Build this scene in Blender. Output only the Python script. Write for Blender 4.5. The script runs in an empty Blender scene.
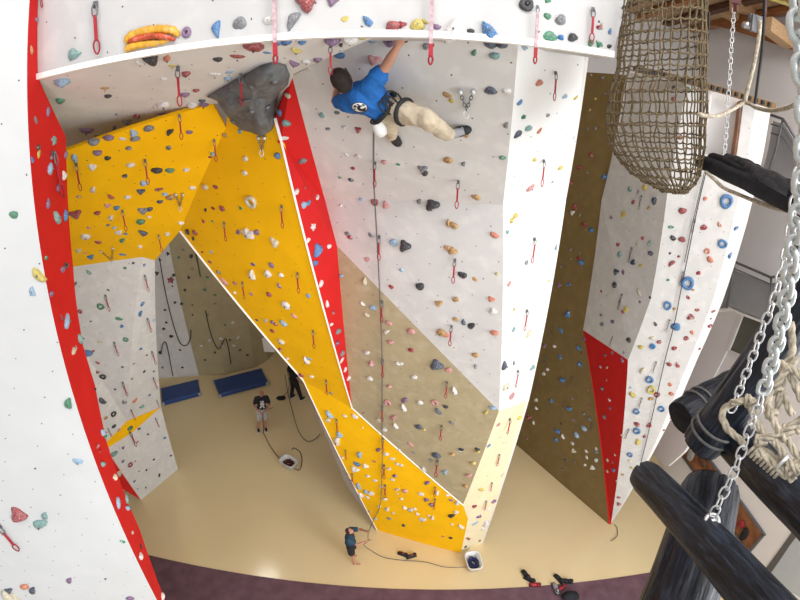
import bpy, bmesh, math, random
from math import sin, cos, tan, atan, atan2, acos, sqrt, hypot, radians, pi, degrees
from mathutils import Vector, Matrix, noise
from mathutils.bvhtree import BVHTree

sc = bpy.context.scene
COL = sc.collection
random.seed(7)

# ------------------------------------------------------------------ camera model (stereographic fisheye)
H = 11.0; PITCH = 25.0; ROLL = -1.0; F = 402.0
EYE = Vector((0, 0, H))
def ray(px, py):
    x = px-400; y = 300-py; r = hypot(x, y)+1e-9; th = 2*atan(r/2/F)
    cx, cy, cz = sin(th)*x/r, sin(th)*y/r, cos(th)
    ro = radians(ROLL); rx = cx*cos(ro)+cy*sin(ro); ry = -cx*sin(ro)+cy*cos(ro)
    p = radians(PITCH)
    return Vector((rx, cz*cos(p)+ry*sin(p), ry*cos(p)-cz*sin(p)))
def fl(px, py, z=0.0):
    d = ray(px, py); return EYE+d*((z-H)/d.z)
def dy(px, py, Y):
    d = ray(px, py); return EYE+d*(Y/d.y)
def dx(px, py, X):
    d = ray(px, py); return EYE+d*(X/d.x)
def at(px, py, t): return EYE+ray(px, py)*t
def proj(p):
    X, Y, Z = p[0], p[1], p[2]-H; pp = radians(PITCH)
    cz = Y*cos(pp)-Z*sin(pp); ry = Y*sin(pp)+Z*cos(pp); ro = radians(ROLL)
    cx = X*cos(ro)-ry*sin(ro); cy = X*sin(ro)+ry*cos(ro)
    n = sqrt(cx*cx+cy*cy+cz*cz); th = acos(cz/n); r = 2*F*tan(th/2); h = hypot(cx, cy)+1e-9
    return (400+r*cx/h, 300-r*cy/h)
def plane(a, b, c):
    n = (b-a).cross(c-a).normalized(); return (n, n.dot(a))
def on(px, py, pl):
    d = ray(px, py); n, k = pl; return EYE+d*((k-n.dot(EYE))/n.dot(d))
def pxscale(px, py):
    r = hypot(px-400, py-300); return F*(1+(r/2/F)**2)

cam_d = bpy.data.cameras.new('camera'); cam = bpy.data.objects.new('camera', cam_d); COL.objects.link(cam)
cam.location = EYE
cam.rotation_mode = 'QUATERNION'
pp = radians(PITCH); ro = radians(ROLL)
fw = Vector((0, cos(pp), -sin(pp))); up0 = Vector((0, sin(pp), cos(pp))); rt0 = Vector((1, 0, 0))
rt = rt0*cos(ro)-up0*sin(ro); up = rt0*sin(ro)+up0*cos(ro)
cam.rotation_quaternion = Matrix((rt, up, -fw)).transposed().to_quaternion()
cam_d.type = 'PANO'; cam_d.panorama_type = 'FISHEYE_LENS_POLYNOMIAL'
cam_d.sensor_fit = 'HORIZONTAL'; cam_d.sensor_width = 36.0; cam_d.sensor_height = 27.0
cam_d.fisheye_fov = radians(175)
# theta(r mm) = 2 atan(r/(2 fmm)), as the lens polynomial (Blender takes it with a minus sign)
fmm = F*36.0/800.0
def lsq_poly():
    # least squares for k1..k4 on theta = k1 r + k2 r^2 + k3 r^3 + k4 r^4, r in 0..24mm
    N = 60; A = [[0]*4 for _ in range(4)]; B = [0]*4
    for i in range(1, N+1):
        r = 23.5*i/N; s = r/23.5; y = 2*atan(r/(2*fmm)); row = [s, s*s, s**3, s**4]
        for a in range(4):
            B[a] += row[a]*y
            for b in range(4): A[a][b] += row[a]*row[b]
    for i in range(4):
        pv = A[i][i]
        for j in range(i, 4): A[i][j] /= pv
        B[i] /= pv
        for k in range(4):
            if k != i:
                f = A[k][i]
                for j in range(i, 4): A[k][j] -= f*A[i][j]
                B[k] -= f*B[i]
    return [B[k]/23.5**(k+1) for k in range(4)]
ks = lsq_poly()
cam_d.fisheye_polynomial_k0 = 0.0
cam_d.fisheye_polynomial_k1 = -ks[0]; cam_d.fisheye_polynomial_k2 = -ks[1]
cam_d.fisheye_polynomial_k3 = -ks[2]; cam_d.fisheye_polynomial_k4 = -ks[3]
cam_d.clip_start = 0.05; cam_d.clip_end = 200
sc.camera = cam
sc.view_settings.view_transform = 'Standard'
try: sc.view_settings.look = 'None'
except Exception: pass
sc.view_settings.gamma = 1.0; sc.view_settings.exposure = 0.0; sc.view_settings.use_curve_mapping = False

# ------------------------------------------------------------------ materials
def lin(c):
    return tuple(((x/255.0)/12.92 if x/255.0 <= .04045 else (((x/255.0)+.055)/1.055)**2.4) for x in c)
def mat(name, col, rough=.6, metal=0.0, var=.08, scale=6.0, bump=0.0, chalk=0.0, chalkcol=(.85, .84, .82), holes=False, stretch=None, spec=.5, coord='Object', alpha=1.0, emit=0.0):
    m = bpy.data.materials.new(name); m.use_nodes = True; nt = m.node_tree; N = nt.nodes; L = nt.links
    b = N['Principled BSDF']; b.inputs['Roughness'].default_value = rough; b.inputs['Metallic'].default_value = metal
    b.inputs['Specular IOR Level'].default_value = spec
    tc = N.new('ShaderNodeTexCoord'); vec = tc.outputs[coord]
    if stretch:
        mp = N.new('ShaderNodeMapping'); mp.inputs['Scale'].default_value = stretch; L.new(vec, mp.inputs['Vector']); vec = mp.outputs['Vector']
    nz = N.new('ShaderNodeTexNoise'); nz.inputs['Scale'].default_value = scale; nz.inputs['Detail'].default_value = 6; L.new(vec, nz.inputs['Vector'])
    mr = N.new('ShaderNodeMapRange'); mr.inputs['From Min'].default_value = .3; mr.inputs['From Max'].default_value = .7
    mr.inputs['To Min'].default_value = 1-var; mr.inputs['To Max'].default_value = 1+var*.6
    L.new(nz.outputs['Fac'], mr.inputs['Value'])
    vm = N.new('ShaderNodeVectorMath'); vm.operation = 'SCALE'; vm.inputs[0].default_value = col; L.new(mr.outputs['Result'], vm.inputs['Scale'])
    out = vm.outputs['Vector']
    if chalk > 0:
        n2 = N.new('ShaderNodeTexNoise'); n2.inputs['Scale'].default_value = scale*2.3; n2.inputs['Detail'].default_value = 4; L.new(vec, n2.inputs['Vector'])
        r2 = N.new('ShaderNodeMapRange'); r2.inputs['From Min'].default_value = .5; r2.inputs['From Max'].default_value = .68; r2.inputs['To Max'].default_value = chalk
        L.new(n2.outputs['Fac'], r2.inputs['Value'])
        mx = N.new('ShaderNodeMix'); mx.data_type = 'RGBA'; L.new(r2.outputs['Result'], mx.inputs['Factor']); L.new(out, mx.inputs['A']); mx.inputs['B'].default_value = (*chalkcol, 1); out = mx.outputs['Result']
    if holes:   # the grid of bolt holes in the boards, in the board's own metres
        uv = N.new('ShaderNodeUVMap'); uv.uv_map = 'UVMap'
        sp = N.new('ShaderNodeVectorMath'); sp.operation = 'MULTIPLY'; sp.inputs[1].default_value = (1/.36, 1/.36, 0); L.new(uv.outputs['UV'], sp.inputs[0])
        rt_ = N.new('ShaderNodeVectorRotate'); rt_.rotation_type = 'Z_AXIS'; rt_.inputs['Angle'].default_value = .55; L.new(sp.outputs['Vector'], rt_.inputs['Vector'])
        # a little wander of the grid
        nw = N.new('ShaderNodeTexNoise'); nw.inputs['Scale'].default_value = .9; L.new(rt_.outputs['Vector'], nw.inputs['Vector'])
        ad = N.new('ShaderNodeVectorMath'); ad.operation = 'MULTIPLY_ADD'; ad.inputs[1].default_value = (.5, .5, 0); L.new(nw.outputs['Color'], ad.inputs[0]); L.new(rt_.outputs['Vector'], ad.inputs[2])
        fr = N.new('ShaderNodeVectorMath'); fr.operation = 'FRACTION'; L.new(ad.outputs['Vector'], fr.inputs[0])
        sb = N.new('ShaderNodeVectorMath'); sb.operation = 'SUBTRACT'; sb.inputs[1].default_value = (.5, .5, 0); L.new(fr.outputs['Vector'], sb.inputs[0])
        sm = N.new('ShaderNodeVectorMath'); sm.operation = 'MULTIPLY'; sm.inputs[1].default_value = (1, 1, 0); L.new(sb.outputs['Vector'], sm.inputs[0])
        ln = N.new('ShaderNodeVectorMath'); ln.operation = 'LENGTH'; L.new(sm.outputs['Vector'], ln.inputs[0])
        lt = N.new('ShaderNodeMath'); lt.operation = 'LESS_THAN'; lt.inputs[1].default_value = .024; L.new(ln.outputs['Value'], lt.inputs[0])
        mh = N.new('ShaderNodeMix'); mh.data_type = 'RGBA'; L.new(lt.outputs['Value'], mh.inputs['Factor']); L.new(out, mh.inputs['A']); mh.inputs['B'].default_value = (.09, .08, .07, 1); out = mh.outputs['Result']
    L.new(out, b.inputs['Base Color'])
    if bump > 0:
        bp = N.new('ShaderNodeBump'); bp.inputs['Strength'].default_value = bump; bp.inputs['Distance'].default_value = .02; L.new(nz.outputs['Fac'], bp.inputs['Height']); L.new(bp.outputs['Normal'], b.inputs['Normal'])
    if alpha < 1: b.inputs['Alpha'].default_value = alpha
    if emit > 0:
        b.inputs['Emission Strength'].default_value = emit; b.inputs['Emission Color'].default_value = (*col, 1)
    return m
WH = (.82, .80, .785)
M = {
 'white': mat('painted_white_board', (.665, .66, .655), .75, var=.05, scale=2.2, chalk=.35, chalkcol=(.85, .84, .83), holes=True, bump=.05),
 'bright': mat('white_board_lit_side', (.80, .81, .81), .6, var=.03, scale=2, chalk=.3, holes=True, bump=.05),  # same white paint made lighter, strong side light put into the colour
 'grit': mat('grey_white_textured_board', (.70, .69, .68), .8, var=.08, scale=3, holes=True, bump=.08),
 'yellow': mat('yellow_board', (.97, .53, .002), .7, var=.05, scale=2, spec=.2, holes=True, bump=.05),
 'red': mat('red_board', (.60, .016, .016), .7, var=.06, scale=3, spec=.2, bump=.05),
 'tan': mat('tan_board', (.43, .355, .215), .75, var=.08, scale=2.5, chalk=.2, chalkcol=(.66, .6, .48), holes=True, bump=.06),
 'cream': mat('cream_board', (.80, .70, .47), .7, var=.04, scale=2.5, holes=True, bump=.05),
 'brown': mat('tan_board_in_shade', (.20, .135, .045), .75, var=.1, scale=2.5, chalk=.15, chalkcol=(.30, .23, .12), bump=.06),  # tan paint darkened to brown, the wall's shade put into the colour
 'backtan': mat('tan_back_board', (.42, .36, .22), .75, var=.08, scale=2.5, holes=True),
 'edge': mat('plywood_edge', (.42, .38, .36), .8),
 'trim': mat('white_edge_strip', (.88, .87, .85), .5, var=.02),
 'floor': mat('beige_poured_floor', (.74, .60, .35), .17, var=.05, scale=.35, bump=.0, spec=.45),
 'purple': mat('plum_carpet', (.15, .085, .105), .95, var=.25, scale=3, bump=.2, spec=.1),
 'roomwall': mat('painted_plaster', (.66, .645, .645), .85, var=.03, scale=1.5),
 'roomwhite': mat('painted_plaster_white', (.90, .88, .885), .8, var=.02, scale=1.5),
 'zinc': mat('pale_zinc_chain', (.62, .66, .66), .45, metal=.35, var=.2, scale=30),
 'bracketred': mat('dark_red_paint', (.09, .015, .015), .5),
 'headwall': mat('painted_head_wall', (.53, .53, .53), .7, var=.05, scale=2, chalk=.15, holes=True, bump=.05),
 'nearwall': mat('painted_near_wall', (.58, .595, .605), .65, var=.035, scale=1.3, chalk=.15, chalkcol=(.7, .7, .71), holes=True, bump=.05),
 'railwood': mat('worn_brown_timber', (.22, .13, .055), .7, var=.3, scale=8),
 'wood': mat('glulam_timber', (.42, .17, .055), .6, var=.25, scale=4, stretch=(.5, 6, 6)),
 'woodlight': mat('pale_timber', (.55, .36, .2), .6, var=.15, scale=4, stretch=(.5, 6, 6)),
 'darkwood': mat('dark_timber_slats', (.13, .06, .03), .7, var=.3, scale=4),
 'log': mat('charred_log', (.010, .0138, .0225), .45, var=.8, scale=4, bump=1.0, chalk=.55, chalkcol=(.046, .062, .098), stretch=(7, 7, 1.0), spec=.35),  # paler bluish patches are cool highlights painted onto the char
 'logend': mat('charred_log_end', (.007, .009, .014), .75, var=.4, scale=9, bump=.3, chalk=.2, chalkcol=(.04, .048, .065), spec=.2),
 'steel': mat('galvanised_steel', (.66, .68, .70), .42, metal=.75, var=.15, scale=20),
 'steeldark': mat('dull_steel', (.19, .195, .21), .5, metal=.6, var=.15, scale=20),
 'black': mat('black_plastic', (.012, .012, .014), .5),
 'rope': mat('hemp_rope', (.45, .405, .32), .9, var=.45, scale=34, bump=.5, spec=.1),
 'ropebrown': mat('brown_net_rope', (.15, .115, .07), .9, var=.4, scale=30, bump=.4, spec=.1),
 'ropegrey': mat('grey_climbing_rope', (.13, .13, .13), .8, var=.3, scale=60),
 'ropedark': mat('dark_climbing_rope', (.03, .03, .04), .8, var=.3, scale=60),
 'ropepale': mat('pale_climbing_rope', (.30, .29, .27), .8, var=.3, scale=60),
 'ropebrn': mat('red_brown_climbing_rope', (.10, .028, .02), .8, var=.4, scale=60),
 'sling': mat('red_sling', (.36, .015, .03), .7, var=.12, scale=20),
 'slingpale': mat('pale_pink_sling', (.56, .38, .42), .75, var=.4, scale=14),
 'redmetal': mat('red_anodised_metal', (.36, .02, .035), .3, metal=.55, var=.1, scale=20),
 'matblue': mat('blue_mat_vinyl', (.018, .055, .20), .5, var=.1, scale=3),
 'skin': mat('skin', (.50, .25, .165), .55, var=.1, scale=9),
 'skinred': mat('flushed_skin', (.52, .215, .16), .55, var=.08, scale=9),
 'hair': mat('dark_brown_hair', (.018, .009, .006), .8, var=.4, scale=24, bump=.5),
 'hairred': mat('dark_auburn_hair', (.045, .016, .012), .5, var=.4, scale=24, bump=.5),
 'bluetee': mat('blue_cotton', (.007, .12, .42), .8, var=.14, scale=7, bump=.4),
 'navytee': mat('dusty_blue_cotton', (.022, .065, .12), .85, var=.15, scale=12, bump=.3),
 'blacktee': mat('black_cotton', (.012, .013, .018), .85, var=.2, scale=12, bump=.3),
 'khaki': mat('beige_cotton_trousers', (.52, .44, .325), .85, var=.14, scale=9, bump=.7),
 'shorts': mat('pale_grey_shorts', (.45, .43, .40), .85, var=.25, scale=14, bump=.3),
 'webbing': mat('black_webbing', (.012, .012, .014), .7),
 'whitecloth': mat('white_nylon', (.75, .75, .75), .6, var=.06),
 'shoegrey': mat('grey_shoe_leather', (.30, .30, .33), .5, var=.2, scale=20),
 'rubber': mat('black_rubber', (.012, .012, .013), .55),
 'redshoe': mat('red_leather', (.36, .015, .03), .5),
 'tub': mat('white_plastic_tub', (.72, .72, .70), .4, var=.03),
 'volume': mat('grey_cast_volume', (.13, .135, .14), .7, var=.3, scale=7, bump=.4, chalk=.4, chalkcol=(.25, .26, .26)),
 'eye': mat('eye_dark', (.01, .008, .008), .3),
 'lip': mat('lip', (.36, .10, .085), .5),
 'glass': mat('grey_glass_panel', (.40, .41, .43), .15, var=.04, alpha=.7),
 'recess': mat('dim_grey_green_room', (.14, .145, .12), .7, var=.1),
 'orangewall': mat('warm_brown_panel', (.33, .13, .05), .7, var=.5, scale=3),
 'doorblue': mat('pale_grey_door', (.52, .57, .62), .4, var=.03),
 'lampmat': mat('lamp_diffuser', (1, .97, .9), .5, emit=100.0),
}
HC = {'w': ('white', (.72, .70, .68)), 'k': ('black', (.02, .021, .026)), 'e': ('grey', (.17, .18, .20)), 'g': ('green', (.03, .22, .11)),
 't': ('teal', (.16, .33, .31)), 'b': ('blue', (.03, .17, .42)), 'l': ('light blue', (.27, .43, .60)), 'r': ('red', (.30, .03, .035)),
 'p': ('purple', (.20, .10, .22)), 'y': ('yellow', (.58, .47, .09)), 'o': ('orange', (.60, .19, .10)), 'n': ('ochre', (.45, .25, .07)), 'i': ('pink', (.58, .26, .25)),
 'd': ('dark blue', (.025, .045, .09)), 'c': ('cream', (.62, .57, .43))}
for k, (nm, c) in HC.items():
    M['h'+k] = mat('hold_'+nm.replace(' ', '_'), c, .42, var=.35, scale=9, chalk=(.55 if k not in 'wkc' else .25), chalkcol=(.68, .66, .64), bump=.35)

# ------------------------------------------------------------------ object helpers
def mesh_obj(name, verts, faces, m=None, parent=None, smooth=False, uv=None):
    me = bpy.data.meshes.new(name); me.from_pydata([tuple(v) for v in verts], [], faces); me.validate(); me.update()
    if m: me.materials.append(M[m] if isinstance(m, str) else m)
    if smooth:
        for p in me.polygons: p.use_smooth = True
    o = bpy.data.objects.new(name, me); COL.objects.link(o)
    if parent: o.parent = parent; o.matrix_parent_inverse = parent.matrix_world.inverted()
    return o
def empty(name, loc=(0, 0, 0), quat=None, scale=1.0):
    o = bpy.data.objects.new(name, None); COL.objects.link(o); o.empty_display_size = .1
    if quat: o.rotation_mode = 'QUATERNION'; o.rotation_quaternion = quat
    o.location = loc; o.scale = (scale,)*3
    o.matrix_world = Matrix.LocRotScale(Vector(loc), quat if quat else None, Vector((scale,)*3))
    return o
def tag(o, label=None, cat=None, group=None, kind=None):
    if label: o['label'] = label
    if cat: o['category'] = cat
    if group: o['group'] = group
    if kind: o['kind'] = kind
    return o
class MB:
    def __init__(s): s.v = []; s.f = []
    def add(s, v, f):
        o = len(s.v); s.v += [Vector(x) for x in v]; s.f += [tuple(i+o for i in q) for q in f]; return s
    def box(s, c, sz, rot=None):
        R = rot if rot else Matrix.Identity(3); c = Vector(c)
        v = [c+R@Vector((sz[0]/2*a, sz[1]/2*b, sz[2]/2*d)) for a in (-1, 1) for b in (-1, 1) for d in (-1, 1)]
        return s.add(v, [(0, 1, 3, 2), (4, 6, 7, 5), (0, 4, 5, 1), (2, 3, 7, 6), (0, 2, 6, 4), (1, 5, 7, 3)])
    def bar(s, a, b, w, h, upv=Vector((0, 0, 1))):
        a = Vector(a); b = Vector(b); z = (b-a).normalized(); x = z.cross(upv)
        if x.length < 1e-3: x = z.cross(Vector((1, 0, 0)))
        x.normalize(); y = x.cross(z)
        R = Matrix((x, y, z)).transposed(); return s.box((a+b)/2, (w, h, (b-a).length), R)
    def tube(s, pts, r, n=6, closed=False, cap=True):
        pts = [Vector(p) for p in pts]; N = len(pts); rr = r if isinstance(r, (list, tuple)) else [r]*N
        ref = None; base = len(s.v)
        for i in range(N):
            a = pts[(i-1) % N] if (closed or i > 0) else pts[i]; b = pts[(i+1) % N] if (closed or i < N-1) else pts[i]
            t = (b-a).normalized() if (b-a).length > 1e-9 else Vector((0, 0, 1))
            if ref is None:
                ref = t.cross(Vector((.31, .2, .93)));
                if ref.length < .05: ref = t.cross(Vector((1, 0, 0)))
            ref = (ref-t*ref.dot(t))
            if ref.length < 1e-6: ref = t.cross(Vector((0, 1, .1)))
            ref.normalize(); bb = t.cross(ref)
            for k in range(n):
                an = 2*pi*k/n; s.v.append(pts[i]+(ref*cos(an)+bb*sin(an))*rr[i])
        for i in range(N if closed else N-1):
            j = (i+1) % N
            for k in range(n):
                l = (k+1) % n; s.f.append((base+i*n+k, base+i*n+l, base+j*n+l, base+j*n+k))
        if not closed and cap:
            s.f.append(tuple(base+k for k in range(n))[::-1]); s.f.append(tuple(base+(N-1)*n+k for k in range(n)))
        return s
    def ell(s, c, r, rot=None, nu=12, nv=8):
        R = rot if rot else Matrix.Identity(3); c = Vector(c); v = []; f = []
        v.append(c+R@Vector((0, 0, r[2])))
        for i in range(1, nv):
            ph = pi*i/nv
            for j in range(nu):
                a = 2*pi*j/nu; v.append(c+R@Vector((r[0]*sin(ph)*cos(a), r[1]*sin(ph)*sin(a), r[2]*cos(ph))))
        v.append(c+R@Vector((0, 0, -r[2])))
        for j in range(nu): f.append((0, 1+j, 1+(j+1) % nu))
        for i in range(nv-2):
            for j in range(nu):
                a = 1+i*nu+j; b = 1+i*nu+(j+1) % nu; f.append((a, a+nu, b+nu, b))
        L = len(v)-1
        for j in range(nu): f.append((L, L-nu+(j+1) % nu, L-nu+j))
        return s.add(v, f)
    def build(s, name, m, parent=None, smooth=False):
        return mesh_obj(name, s.v, s.f, m, parent, smooth)
def spline(pts, n=6):
    pts = [Vector(p) for p in pts]; out = []
    for i in range(len(pts)-1):
        p0 = pts[max(i-1, 0)]; p1 = pts[i]; p2 = pts[i+1]; p3 = pts[min(i+2, len(pts)-1)]
        for k in range(n):
            t = k/n; out.append(.5*((2*p1)+(-p0+p2)*t+(2*p0-5*p1+4*p2-p3)*t*t+(-p0+3*p1-3*p2+p3)*t**3))
    out.append(pts[-1]); return out

# ------------------------------------------------------------------ climbing wall boards
BT = []   # triangles for ray hits: (a,b,c,key)
def board(verts, m, parent, key, th=.05, name='wall_panel', label=None, hit=True, centre=None):
    """one flat (or gently folded) board: front face as given, thickness going away from the hall"""
    verts = [Vector(v) for v in verts]; n = Vector((0, 0, 0)); c = sum(verts, Vector())/len(verts)
    for i in range(len(verts)): n += (verts[i]-c).cross(verts[(i+1) % len(verts)]-c)
    n.normalize(); ref = EYE if centre is None else Vector(centre)
    if n.dot(ref-c) < 0: verts.reverse(); n = -n
    N = len(verts); me = bpy.data.meshes.new(name); bmv = verts+[v-n*th for v in verts]
    from mathutils.geometry import tessellate_polygon
    tris = [tuple(t) for t in tessellate_polygon([verts])]
    if max(abs((v-c).dot(n)) for v in verts) < .004: fs = [tuple(range(N)), tuple(range(2*N-1, N-1, -1))]
    else:
        fs = []
        for t in tris:
            q = (verts[t[1]]-verts[t[0]]).cross(verts[t[2]]-verts[t[0]]); t = t if q.dot(n) > 0 else t[::-1]
            fs += [t, tuple(i+N for i in t[::-1])]
    fs = fs+[(i, i+N, (i+1) % N+N, (i+1) % N) for i in range(N)]
    me.from_pydata([tuple(v) for v in bmv], [], fs); me.update(); me.materials.append(M[m])
    u = Vector((0, 0, 1))-n*n.z; u = u.normalized() if u.length > .05 else Vector((1, 0, 0)); r = u.cross(n)
    uvl = me.uv_layers.new(name='UVMap')
    for lp in me.loops:
        v = Vector(me.vertices[lp.vertex_index].co); uvl.data[lp.index].uv = (v.dot(r), v.dot(u))
    o = bpy.data.objects.new(name, me); COL.objects.link(o)
    if parent: o.parent = parent; o.matrix_parent_inverse = parent.matrix_world.inverted()
    if label: o['label'] = label
    if hit:
        for t in tris:
            q = (verts[t[1]]-verts[t[0]]).cross(verts[t[2]]-verts[t[0]]).normalized(); q = q if q.dot(n) > 0 else -q
            BT.append((verts[t[0]], verts[t[1]], verts[t[2]], key, q if q.length > .5 else n))
    return o
V = {}
# --- central tower
V['b1'] = fl(377, 530); V['b2'] = fl(461, 553); V['p0'] = dy(468, 519, 6.15)
PY1 = plane(V['b1'], V['b2'], V['p0'])
V['q463'] = on(463, 505, PY1); V['q352'] = on(352, 408, PY1); V['q303'] = on(303, 380, PY1)
V['p1'] = dy(499, 411, 5.3); V['p2'] = dy(503, 205, 4.55); V['p3'] = dy(518, 44, 3.1)
PT2 = plane(V['q463'], V['q352'], V['p1']); V['t337'] = on(337, 246, PT2)
PT1 = plane(V['p1'], V['p2'], V['t337']); V['t325'] = on(325, 200, PT1)
PT1u = plane(V['p2'], V['t325'], V['p3']); V['t291'] = on(292, 76, PT1u); V['t380'] = on(372, 37, PT1u)
V['r281'] = dy(281, 140, 4.6)
PY2 = plane(V['q303'], V['q352'], V['r281'])
V['y178'] = on(180, 231, PY2); V['y228'] = on(226, 128, PY2); V['y275'] = on(275, 118, PY2)
V['y_up'] = on(228, 104, PY2)
V['b3'] = fl(483, 543)
V['e2'] = dy(566, 200, 5.75); PE = plane(V['p1'], V['p2'], V['e2']); V['e1'] = on(529, 400, PE)
PE2 = plane(V['p2'], V['e2'], V['p3']); V['e3'] = on(588, 62, PE2); V['e3b'] = on(590, 45, PE2); print('E',V['e1'],V['e2'],V['e3'],V['p3']); V['p3b'] = dy(520, 30, 3.1)
tower = tag(empty('climbing_tower', (1.0, 7.5, 0)), 'tall leaning climbing tower in the middle with white, tan, red and yellow faces', 'climbing wall')
def bd(vs, m, par, key, **k): return board([V[v] if isinstance(v, str) else v for v in vs], m, par, key, **k)
tower_boards = [
 (['q303', 'b1', 'b2', 'p0', 'q463', 'q352'], 'yellow', 'lower yellow tower face', 'yellow lower panel'),
 (['q463', 'q352', 't337', 'p1'], 'tan', 'tan tower face', 'tan panel'),
 (['p1', 't337', 't325', 'p2'], 'white', "white tower face", 'white panel'),
 (['p2', 't325', 't291', 't380', 'p3'], 'white', 'upper white tower face', 'upper white panel leaning out'),
 (['q303', 'q352', 'r281', 'y275', 'y_up', 'y228', 'y178'], 'yellow', 'upper yellow tower face', 'large yellow panel'),
]
def bdw(lst, par, centre=None):
    for vs, m, key, lab in lst: bd(vs, m, par, key, label=lab, centre=centre)
bdw(tower_boards, tower)
# red stripe: folded along the tower, three boards
bd(['q352', 't337', 'r281'], 'red', tower, "tower red stripe", label='red stripe panel')
bd(['r281', 't337', 't325'], 'red', tower, "tower red stripe", label='red stripe panel')
bd(['r281', 't325', 't291', 'y275'], 'red', tower, "tower red stripe", label='red stripe panel')
# right, brightly lit side
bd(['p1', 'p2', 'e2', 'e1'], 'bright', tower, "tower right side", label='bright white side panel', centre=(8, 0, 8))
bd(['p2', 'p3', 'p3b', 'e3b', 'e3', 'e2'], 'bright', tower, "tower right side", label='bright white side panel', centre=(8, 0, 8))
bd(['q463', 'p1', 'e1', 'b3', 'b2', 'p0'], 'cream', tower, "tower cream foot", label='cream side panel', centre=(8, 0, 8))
# left side of the foot and the back
V['s1'] = at(308, 395, V['q303'].length+1.5) if False else on(303.5, 381, PY1)
sb1 = fl(375.5, 530.5)+Vector((-.0, .35, 0)); 
s_top = (V['q303']-EYE); s_t = EYE+s_top.normalized()*(s_top.length+1.2)
s_mid = at(319.5, 423, (on(325, 423, PY1)-EYE).length+.9); s_mid2 = at(346.5, 485, (on(355, 485, PY1)-EYE).length+.5)
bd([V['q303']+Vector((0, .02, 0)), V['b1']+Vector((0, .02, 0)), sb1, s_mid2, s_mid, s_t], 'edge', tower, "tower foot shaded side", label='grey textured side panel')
bd([V['b3'], V['e1'], V['e1']+Vector((-1.2, 2.2, 0)), V['b3']+Vector((-1.0, 2.2, 0))], 'grit', tower, 'x', hit=False, centre=(8, 12, 3), label='back side panel')
bd([V['e1'], V['e2'], V['e2']+Vector((-1.2, 2.2, 0)), V['e1']+Vector((-1.2, 2.2, 0))], 'grit', tower, 'x', hit=False, centre=(8, 12, 3), label='back side panel')
bd([V['e2'], V['e3b'], V['e3b']+Vector((-1.2, 2.2, 1)), V['e2']+Vector((-1.2, 2.2, 0))], 'grit', tower, 'x', hit=False, centre=(8, 12, 3), label='back side panel')
def strip_bar(a, b, w=.035, name='edge_strip', par=None, off=.012):
    a = Vector(a); b = Vector(b); o = (EYE-(a+b)/2).normalized()*off
    return MB().bar(a+o, b+o, w, w, EYE-(a+b)/2).build(name, 'trim', par)
strip_bar(V['y178'], V['q303'], .035, par=tower); strip_bar(V['q303'], V['b1'], .02, par=tower)
strip_bar(V['r281'], V['q352'], .026, par=tower); strip_bar(V['q352'], V['q463'], .024, par=tower)
strip_bar(V['y275'], V['r281'], .032, par=tower)

# --- head wall with the roof under it
lipL = dy(38, 77, 3.1); lipR = dy(612.5, 55, 3.1); topR = dy(627, 0, 3.1); topR = lipR+(topR-lipR)*1.6
topL = Vector((-3.2, 3.1, topR.z+.3)); topL.z = topR.z
head = tag(empty('climbing_headwall', (-.5, 3.3, 11.6)), 'white head wall across the top with a shaded roof under its edge', 'climbing wall')
board([lipL, lipR, topR, topL], 'headwall', head, 'white head wall', th=.25, label='bright white upright panel')
lip_m = MB().bar(lipL+Vector((0, -.01, 0)), lipR+Vector((0, -.01, 0)), .05, .05).build('edge_strip', 'trim', head)
V['redk'] = None
A0 = at(27, 80, 4.3); A1 = at(157, 600, 8.0)
PR = plane(A0, A1, lipL)
V['k66'] = on(66, 137, PR)
V['w142'] = dy(142, 257, 6.7)
PY3 = plane(V['y178'], V['y228'], V['w142']); V['y213'] = on(213, 104, PY3)
lipM = dy(372, 36, 3.1)
PO = plane(lipL, lipR, V['y213'])
board([lipL+Vector((-.6, 0, 0)), lipM, on(373, 38, PO), on(294, 74, PO), on(277, 116, PO), on(230, 103, PO), V['y213'], on(50, 157, PO)], 'grit', head, "roof under the head wall", label='grey underside panel', centre=(0, 3, 0))
# --- near left wall with its red edge
def lineA(z): t = (z-A1.z)/(A0.z-A1.z); return A1+(A0-A1)*t
LW = tag(empty('climbing_wall', (-4.2, 2.3, 0)), 'bright white climbing wall close by at the left with a red edge', 'climbing wall')
At, Ab = lineA(14.0), lineA(0)
d0 = Vector((-.90, -.44, 0))
board([At, Ab, Ab+d0*6, At+d0*6], 'nearwall', LW, "near left wall", th=.05, label='bright white face')
redpx = [(38, 0), (38, 77), (66, 137), (68, 200), (73, 265), (76, 300), (83, 345), (95, 385), (107, 443), (125, 495), (140, 530), (165, 600)]
red3 = [on(x, y, PR) for x, y in redpx]
rt_ = red3[0]+Vector((0, 0, 1.5)); rb_ = red3[-1]+(red3[-1]-red3[-2])*2.2
bot = lineA(rb_.z)
board([At, rt_]+red3+[rb_, bot], 'red', LW, "red left edge", th=.03, label='red edge face')
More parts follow.
